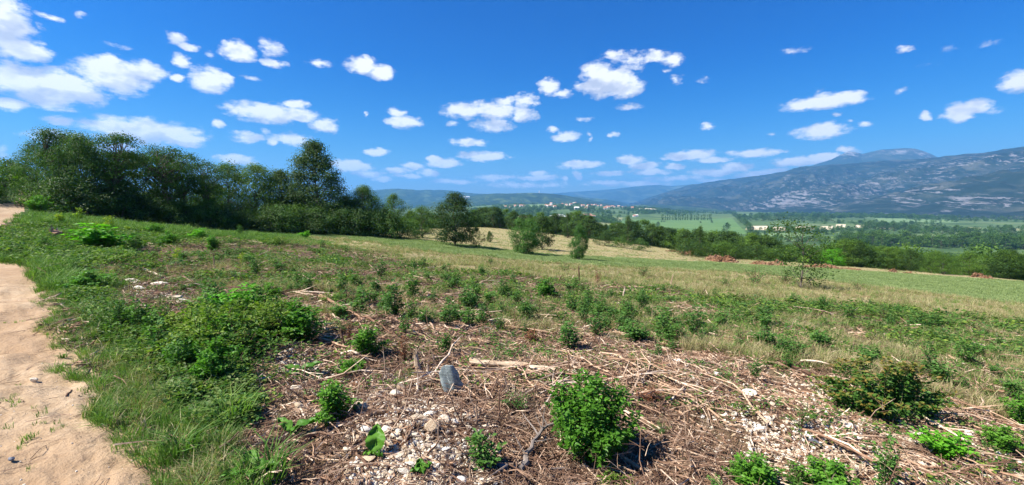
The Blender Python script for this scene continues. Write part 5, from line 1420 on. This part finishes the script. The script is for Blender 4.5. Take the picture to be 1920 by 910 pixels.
branch(640, 672, 720, 680, .016, 'twisted grey branch below the dead brown stalks', .04, .02, forks=((.6, .15, -.1, .03, .6), (.3, .1, .15, .05, .5)))
branch(272, 512, 305, 520, .045, 'bright thick stick on the stony patch beside the track', .05, .0)
branch(520, 508, 556, 520, .03, 'pale branch among sprouts on the upper left', .04, .02)
branch(1165, 632, 1240, 642, .03, 'pale branch beside the broad green clump', .05, .03, forks=((.4, .3, .1, .1, .5),))
branch(1255, 650, 1320, 656, .022, 'light grey stick in the middle right of the clearing', .03, .02)
branch(1330, 628, 1385, 640, .022, 'light stick lying on the green ground cover', .03, .02)
branch(960, 512, 990, 516, .04, 'weathered branch at the near edge of the dry grass', .06, .03)
branch(1018, 572, 1050, 578, .02, 'pale stick between two sprout clumps', .03, .03)
branch(1440, 672, 1550, 722, .026, 'long dark branch descending through the heap of sticks on the right', .04, .02, mat=M_TWIG, forks=((.3, .5, .05, .08, .6), (.6, .4, .15, .06, .5)))
branch(1500, 690, 1580, 704, .014, 'light bent stick on the heap of sticks', .06, .03, sag=.05)
branch(1455, 662, 1540, 690, .012, 'thin light stick along the top of the heap', .08, .04, sag=.04)
branch(1560, 765, 1680, 800, .016, 'long light branch running under the rounded shrub', .02, .0, rough=.008)
branch(1640, 792, 1692, 822, .015, 'pale straight stick below the rounded shrub', .03, .0)
branch(1700, 742, 1850, 770, .016, 'long grey branch on the brush right of the rounded shrub', .04, .03)
branch(1690, 790, 1800, 806, .014, 'dark slim branch on the brush right of the rounded shrub', .02, .02, mat=M_TWIG)
branch(1850, 808, 1920, 834, .018, 'pale branch on the right edge of the clearing', .03, .0)
branch(1825, 712, 1870, 716, .03, 'pale flat stick on the green ground at the right', .03, .03)
branch(1720, 660, 1745, 690, .012, 'two pronged pale stick standing among weeds on the right', .12, .0)
branch(1760, 905, 1700, 868, .014, 'light stick near the bottom right corner', .02, .02)
branch(1380, 880, 1260, 845, .010, 'thin brown stick on the reddish soil', .02, .02, mat=M_TWIG)
branch(700, 905, 655, 846, .010, 'thin curved brown stick beside the broad leaf', .02, .02, mat=M_TWIG)
branch(760, 850, 795, 800, .008, 'slim brown stick crossing the white stones', .03, .04, mat=M_TWIG)
branch(440, 905, 432, 868, .013, 'pale upright stick at the bottom left beside the grass', .0, .03)
branch(380, 905, 410, 858, .012, 'grey stick in a small fan of sticks at the bottom left', .0, .02)
branch(395, 912, 428, 862, .011, 'second grey stick in the small fan at the bottom left', .0, .02)
branch(124, 740, 134, 722, .008, 'small dark twig lying on the dirt track', .0, .0, mat=M_TWIG)
branch(98, 904, 145, 895, .006, 'dark stick half buried at the bottom of the dirt track', .0, .0, mat=M_TWIG)
# upright stakes and stumps
def stake(px, py, hp, rad, label, lean=(0, 0), mat=None, kind='stake', jag=True):
    x, y = at(px, py); h = hp / FPX * y
    r = np.random.default_rng(int(px)); b = B(); t = np.linspace(0, 1, 6)
    p = np.stack([lean[0] * h * t + r.normal(0, rad * .25, 6), lean[1] * h * t, t * h * 1.03 - .03], -1)
    b.tube(p, rad * np.array([1.15, 1, .95, .95, .85, .7]), 7, r.random())
    if jag:      # broken top
        for k in range(5):
            a = k * 1.256; o_ = p[-1] + np.array([np.cos(a), np.sin(a), 0]) * rad * .55
            b.tube([o_ - [0, 0, rad], o_ + [0, 0, rad * (.8 + 2.2 * r.random())]], [rad * .35, rad * .06], 4, r.random())
    return link(kind, b.mesh(kind, mat or M_WOOD), loc=lift(x, y), label=label, category='stump' if kind == 'stump' else 'stick')
stake(787, 702, 46, .034, 'pale broken stump standing left of the grey plastic piece', (-.15, .1), M_LOG, 'stump')
stake(800, 708, 30, .014, 'thin splintered stub beside the pale broken stump', (.1, 0))
stake(896, 812, 62, .008, 'brown upright stick below the fallen log', (-.05, 0), M_TWIG)
stake(936, 786, 62, .0075, 'dark upright stick beside the green sprout below the log', (.0, 0), M_TWIG)
stake(957, 748, 40, .008, 'short dark upright stick just under the log', (-.3, 0), M_TWIG)
stake(1600, 892, 44, .016, 'split pale stub standing on the stones near the bottom', (.0, 0), M_LOG, 'stump')
stake(1610, 890, 40, .012, 'second sliver of the split pale stub, right one', (.05, 0), M_LOG, 'stump')
stake(1768, 900, 46, .007, 'thin pale upright stick by the yellow green bush', (-.12, 0))
stake(648, 652, 40, .012, 'bare black stalk under the dead rusty shrub', (-.2, 0), M_TWIG)
stake(1086, 535, 34, .03, 'dark upright dead stem in the dry grass', (-.05, 0), M_TWIG)
stake(106, 448, 12, .22, 'grey old stump in the grass left of the bare brown patch', (0, 0), M_WOOD, 'stump')
stake(560, 900, 60, .005, 'thin dry stalk rising from the grass at the bottom', (.2, 0), M_TWIG)
stake(1255, 545, 30, .02, 'bare pale stalk among the dry grass', (.2, 0))
stake(1168, 560, 22, .02, 'short pale stub at the edge of the dry grass', (.1, 0))
stake(402, 505, 26, .02, 'thin brown stalk between light sprouts on the left', (.0, 0), M_TWIG)

# stones big enough to pick out
def stone(px, py, wpx, label, flat=.62, mat=None, sq=1.0):
    x, y = at(px, py + wpx * .25); s = wpx / FPX * y * .56
    m_ = rock_mesh(np.random.default_rng(int(px * 3 + py)), mat or M_STONE, 'stone', flat, 1)
    return link('stone', m_, loc=lift(x, y, s * .3 + .012), rot=(random.uniform(-.25, .25), random.uniform(-.25, .25), random.uniform(-.5, .5)), scl=(s * sq, s * .9, s), label=label, category='stone')
ST = [(788, 780, 40, 'largest white stone, cracked, in the middle of the stony patch'), (806, 772, 26, 'cream stone touching the right side of the largest white stone'), (808, 814, 30, 'ribbed white stone below the largest one'), (833, 795, 26, 'white stone right of the ribbed stone'), (852, 800, 18, 'small white stone at the right end of the stony patch'),
      (687, 812, 22, 'white stone with a dark shaded side near the broad leaf'), (692, 868, 24, 'flat white stone below the broad leaf'), (776, 826, 22, 'flat white stone left of the ribbed stone'), (757, 893, 26, 'tall white stone at the bottom edge'), (770, 905, 16, 'small stone against the tall white stone at the bottom edge'),
      (818, 850, 20, 'white stone above the green herb'), (835, 855, 22, 'pair-forming white stone nearest the green herb'), (680, 766, 34, 'reddish tinted cream stone at the left of the stony patch'), (712, 798, 16, 'narrow white stone above the broad leaf'), (728, 796, 16, 'small cream stone right of the narrow one'),
      (742, 738, 24, 'orange cream stone at the top of the stony patch'), (752, 730, 20, 'cream block at the top of the stony patch'), (708, 750, 18, 'yellowish stone in the upper stony patch'), (768, 768, 16, 'pointed white stone left of the largest'), (725, 810, 20, 'yellow stained stone with a green weed'), (864, 910, 24, 'white stone cut by the bottom edge'),
      (740, 826, 15, 'white pebble in a trail above the bottom'), (748, 820, 13, 'white pebble touching another in the trail'), (780, 742, 16, 'small pale stone below the stump'), (560, 765, 22, 'pale stone left of the low green bush'), (556, 730, 18, 'rust stained flat stone on the left'), (615, 720, 18, 'cream stone beside the low green bush'), (600, 728, 15, 'small cream stone by the low green bush'),
      (1295, 753, 20, 'white stone on the reddish soil'), (1290, 762, 12, 'little white stone next to the one on reddish soil'), (1404, 740, 22, 'flat white stone right of the reddish soil'), (1344, 702, 14, 'small white stone at the upper side of the soil'), (1270, 676, 16, 'pale stone by the light grey stick'), (1430, 800, 20, 'white stone below the reddish soil, right side'),
      (1594, 797, 18, 'white stone left of the rounded shrub'), (1718, 812, 26, 'flat white stone right of the pale straight stick'), (1758, 802, 16, 'small white stone under the brush on the right'), (1818, 816, 18, 'rounded white stone above the yellow green bush'), (1832, 824, 18, 'rounded white stone next to its twin on the right'), (1704, 856, 22, 'white stone left of the yellow green bush'),
      (1700, 886, 26, 'flat white stone at the bottom right'), (1828, 880, 26, 'cream stone right of the yellow green bush'), (1855, 902, 26, 'white stone cut by the bottom edge on the right'), (1912, 895, 24, 'white stone in the bottom right corner'), (1655, 862, 14, 'small stone near the green sucker'), (1910, 842, 16, 'pale stone near the right edge'),
      (262, 540, 22, 'white stone on the stony patch beside the track'), (250, 528, 26, 'wide flat stone on the stony patch beside the track'), (352, 528, 14, 'round white stone above curled roots on the left'), (300, 532, 22, 'yellowish flat stone on the left patch'), (325, 558, 24, 'low flat stone beside the bramble thicket'), (342, 566, 18, 'white stone at the edge of the bramble thicket'),
      (63, 703, 12, 'small pale stone on the dirt track'), (170, 738, 12, 'pale stone at the edge of the dirt track'), (20, 843, 12, 'dark stone on the dirt track'), (1030, 460, 10, 'small stone')]
for (px, py, w_, lb) in ST[:-1]:
    stone(px, py, w_, lb, sq=1.2 if 'flat' in lb else 1.0, flat=.42 if 'flat' in lb else .75, mat=M_DKST if lb.startswith('dark') else None)
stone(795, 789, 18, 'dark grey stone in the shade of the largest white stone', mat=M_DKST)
stone(943, 882, 26, 'dark blue grey stone beside the green herb', mat=M_DKST)
# broad leaved plants
def broad_leaf(L, Wd, seed):
    r = np.random.default_rng(seed); n, m = 12, 7
    u = np.linspace(0, 1, n)[:, None]; v = np.linspace(-1, 1, m)[None]
    half = Wd * .5 * np.sin(np.pi * np.clip(u, 0, 1) ** .8) ** .75 * (1 + .06 * np.sin(u * 30))
    x = v * half; y = u * L + 0 * v
    z = .35 * np.abs(v) * half + .012 * np.sin(u * 14 + np.abs(v) * 3) - .25 * L * u ** 2.2
    vv = np.stack([x, y, z], -1).reshape(-1, 3); vv = np.r_[vv, vv - [0, 0, .0015]]
    id_ = np.arange(n * m).reshape(n, m)
    q = np.stack([id_[:-1, :-1], id_[:-1, 1:], id_[1:, 1:], id_[1:, :-1]], -1).reshape(-1, 4)
    b = B(); b.add(vv, None, np.r_[q, q[:, ::-1] + n * m], np.r_[.65 * np.ones(n * m), .5 * np.ones(n * m)])
    rib = B(); rib.tube([(0, -.04, -.03), (0, 0, .001), (0, L * .5, .003 - .25 * L * .5 ** 2.2), (0, L * .97, .002 - .25 * L * .97 ** 2.2)], [.003, .003, .002, .0006], 5, .9)
    return b, rib
def broad_plant(px, py, spec, label):
    x, y = at(px, py)
    e = link('broad_leaf_plant', None, loc=lift(x, y), label=label, category='plant')
    for i, (L, Wd, yaw, pitch) in enumerate(spec):
        b, rib = broad_leaf(L, Wd, i)
        lf = link('leaf', b.mesh('leaf', M_SHR), e, loc=(0, 0, .04), rot=(pitch, 0, yaw))
        for pl_ in lf.data.polygons: pl_.use_smooth = True
        link('rib', rib.mesh('rib', M_LIM), lf)
broad_plant(704, 868, [(.17, .12, .15, 1.15), (.07, .04, 1.8, .3), (.06, .035, -2.0, .2)], 'single broad upright green leaf near the white stones')
broad_plant(560, 700, [(.24, .12, -1.1, .5), (.2, .11, 1.2, .4), (.16, .09, 2.6, .3)], 'pale broad leaved plant in front of the twisted branch')
broad_plant(470, 900, [(.16, .1, .5, .5), (.15, .1, -1.4, .4), (.15, .09, 2.3, .4), (.12, .08, -2.6, .5)], 'dark broad leaved plant in the grass at the bottom')
broad_plant(545, 822, [(.2, .09, -1.3, .5), (.16, .08, 1.0, .5)], 'wide leaf showing above the grass near the bottom')
broad_plant(790, 900, [(.07, .05, .4, .6), (.07, .05, -1.2, .5), (.07, .05, 2.2, .4), (.06, .045, 3.6, .4)], 'small lime green seedling at the bottom edge')
for (px, py, s, lb) in [(495, 905, .9, 'tall coarse grass tuft at the bottom edge'), (430, 800, .9, 'arching grass tuft in the weeds above the stick fan'), (330, 860, .8, 'grass tuft at the corner where grass meets the track'), (118, 660, .3, 'small lone grass tuft on the track')]:
    x, y = at(px, py); link('grass_tuft', tuft(np.random.default_rng(px), 90 if s > .5 else 40, .36 * s, .12 * s, .009, M_GRS, 1.0, 'grass_tuft'), loc=lift(x, y), label=lb, category='grass tuft')
# grey translucent plastic piece: ribbed sheet with a beaded middle line
pmn, pt = newmat('clear_plastic')
pcol = pt.ramp(pt.noise(pt.n('ShaderNodeTexCoord').outputs['Object'], 22, 4, .6), [(.35, (.16, .20, .20)), (.6, (.34, .40, .40)), (.75, (.55, .60, .60))])
pg = pt.n('ShaderNodeBsdfPrincipled', inp={'Base Color': pcol, 'Roughness': .42, 'Transmission Weight': .35, 'IOR': 1.25, 'Specular IOR Level': .6})
out_(pt, pg.outputs[0])
pmw, pt = newmat('white_bead')
pg = pt.n('ShaderNodeBsdfPrincipled', inp={'Base Color': (.62, .65, .66, 1), 'Roughness': .4})
out_(pt, pg.outputs[0])
x, y = at(842, 742)
pw = 34 / FPX * y; ph_ = 66 / FPX * y
n, m = 34, 22
outl = np.array([(-.12, .99), (.22, .97), (.52, .76), (.66, .5), (.92, .33), (.88, .16), (.66, .03), (.50, .12), (.36, .16), (.26, .01), (.02, .0), (-.24, .16), (-.46, .48), (-.56, .74), (-.40, .93)])
u = np.linspace(0, 1, n)
def edge_at(h):
    xs = []
    for i in range(len(outl)):
        (ax, ay), (bx, by) = outl[i], outl[(i + 1) % len(outl)]
        if (ay - h) * (by - h) <= 0 and ay != by: xs.append(ax + (bx - ax) * (h - ay) / (by - ay))
    return (min(xs), max(xs)) if xs else (0, 0)
vv = []
for h in np.linspace(.02, .97, n):
    a, b_ = edge_at(h)
    for s in np.linspace(0, 1, m):
        X = a + (b_ - a) * s
        vv.append((X * pw, -.045 * math.cos(X * 2.2) - .02 * h + .0014 * math.sin(h * 78 + X * 2.5) + .012 * math.sin(h * 5 + X * 3) + .006 * math.sin(X * 9 + h * 4), h * ph_))
vv = np.array(vv); id_ = np.arange(n * m).reshape(n, m)
q = np.stack([id_[:-1, :-1], id_[:-1, 1:], id_[1:, 1:], id_[1:, :-1]], -1).reshape(-1, 4)
v2 = np.r_[vv, vv + [0, .004, 0]]
rim = np.concatenate([id_[0], id_[1:, -1], id_[-1, -2::-1], id_[-2:0:-1, 0]])
rq = np.array([[rim[i], rim[i] + n * m, rim[(i + 1) % len(rim)] + n * m, rim[(i + 1) % len(rim)]] for i in range(len(rim))])
e = link('plastic_piece', None, loc=lift(x, y, .0), rot=(R(-14), 0, R(8)), label='grey translucent ribbed plastic piece standing among the twigs', category='plastic')
bb = B(); bb.add(v2, None, np.r_[q, q[:, ::-1] + n * m, rq]); link('ribbed_sheet', bb.mesh('ribbed_sheet', pmn, True), e)
bb = B()
for i, h in enumerate(np.linspace(.08, .95, 22)):
    X = -.28 + .62 * (1 - h); c = np.array([(X + .03 * math.sin(h * 9)) * pw, -.045 * math.cos(X * 2.2) - .02 * h - .003, h * ph_])
    bb.add(c + ICO_V * (.5 + .5 * abs(math.sin(h * 37))) * [.0036, .0022, .0028], ICO_T)
link('bead_line', bb.mesh('bead_line', pmw), e)
# black plastic strip
x0, y0 = at(1512, 818); x1, y1 = at(1552, 850)
t = np.linspace(0, 1, 12); bb = B()
cx = (x1 - x0) * t; cy = (y1 - y0) * t; cz = Zg(x0 + cx, y0 + cy) + .015 + .045 * np.sin(t * 3.1) ; z0 = float(Zg(x0, y0))
wv = .014 * np.ones(12)
v = np.concatenate([np.stack([cx, cy + s_ * wv, cz - z0 + o_], -1) for s_, o_ in ((-1, 0), (1, .012), (1, .014), (-1, .002))])
q = np.array([[k * 12 + i, k * 12 + i + 1, ((k + 1) % 4) * 12 + i + 1, ((k + 1) % 4) * 12 + i] for k in range(4) for i in range(11)])
bb.add(v, None, q)
link('plastic_strip', bb.mesh('plastic_strip', M_DKST), loc=(x0, y0, z0), label='black plastic strip curving over the stones near the bottom right', category='plastic')

# ------------------------------------------------------------------ telling the sprouts apart by what stands beside them
MARKS = [(1105, 850, 'the large foreground shrub'), (1650, 780, 'the rounded reddish shrub'), (1925, 800, 'the shrub at the right edge'), (560, 640, 'the tall bushy shrub'), (440, 600, 'the bright bush above the brambles'),
 (655, 645, 'the dead rusty shrub'), (830, 668, 'the leaning grey stick'), (628, 790, 'the low bush by the white stones'), (960, 690, 'the pale fallen log'), (715, 524, 'the compact lone bush'), (775, 560, 'the tallest bush in the upper clearing'),
 (480, 520, 'the dark bush on the upper left'), (945, 562, 'the tall clump in the middle'), (985, 605, 'the wide clump behind the log'), (1120, 632, 'the broad green clump'), (1475, 695, 'the heap of long sticks'), (1235, 672, 'the bush above the wood chips'),
 (370, 450, 'the light bush before the dark trees'), (1086, 535, 'the dark upright dead stem'), (1415, 535, 'the grey green thorny bush'), (1508, 540, 'the slender sapling'), (640, 585, 'the stout pale branch'), (275, 515, 'the stony patch by the track'), (1205, 640, 'the branch beside the broad clump'),
 (1355, 634, 'the light stick on the green ground'), (1290, 653, 'the light grey stick'), (1640, 640, 'the dark weed clump on the right'), (1790, 755, 'the grey branch on the brush'), (1850, 714, 'the pale flat stick at the right'), (538, 515, 'the pale branch among sprouts'), (975, 514, 'the weathered branch by the dry grass')]
MK = [(*at(a, b_), c) for a, b_, c in MARKS]
bins = {}
for e, a, b_ in SPR:
    ds = [(math.hypot(a - mx, b_ - my), i) for i, (mx, my, _) in enumerate(MK)]
    dd_, i = min(ds); mx, my, nm = MK[i]
    az0 = math.atan2(mx, my); dx = (math.atan2(a, b_) - az0) * math.hypot(mx, my); dy = math.hypot(a, b_) - math.hypot(mx, my)
    dr = ('left of' if dx < 0 else 'right of') if abs(dx) > abs(dy) * .8 else ('behind' if dy > 0 else 'in front of')
    bins.setdefault((i, dr), []).append((dd_, e))
ORD = ['nearest', 'second nearest', 'third nearest', 'fourth nearest', 'fifth nearest', 'sixth nearest']
for (i, dr), L in bins.items():
    L.sort(key=lambda q: q[0])
    for k, (_, e) in enumerate(L):
        if k < len(ORD): e['label'] = 'green sprout, %s one %s %s' % (ORD[k], dr, MK[i][2])
        else: e['label'] = 'leafy sprout, a farther one %s %s' % (dr, MK[i][2])
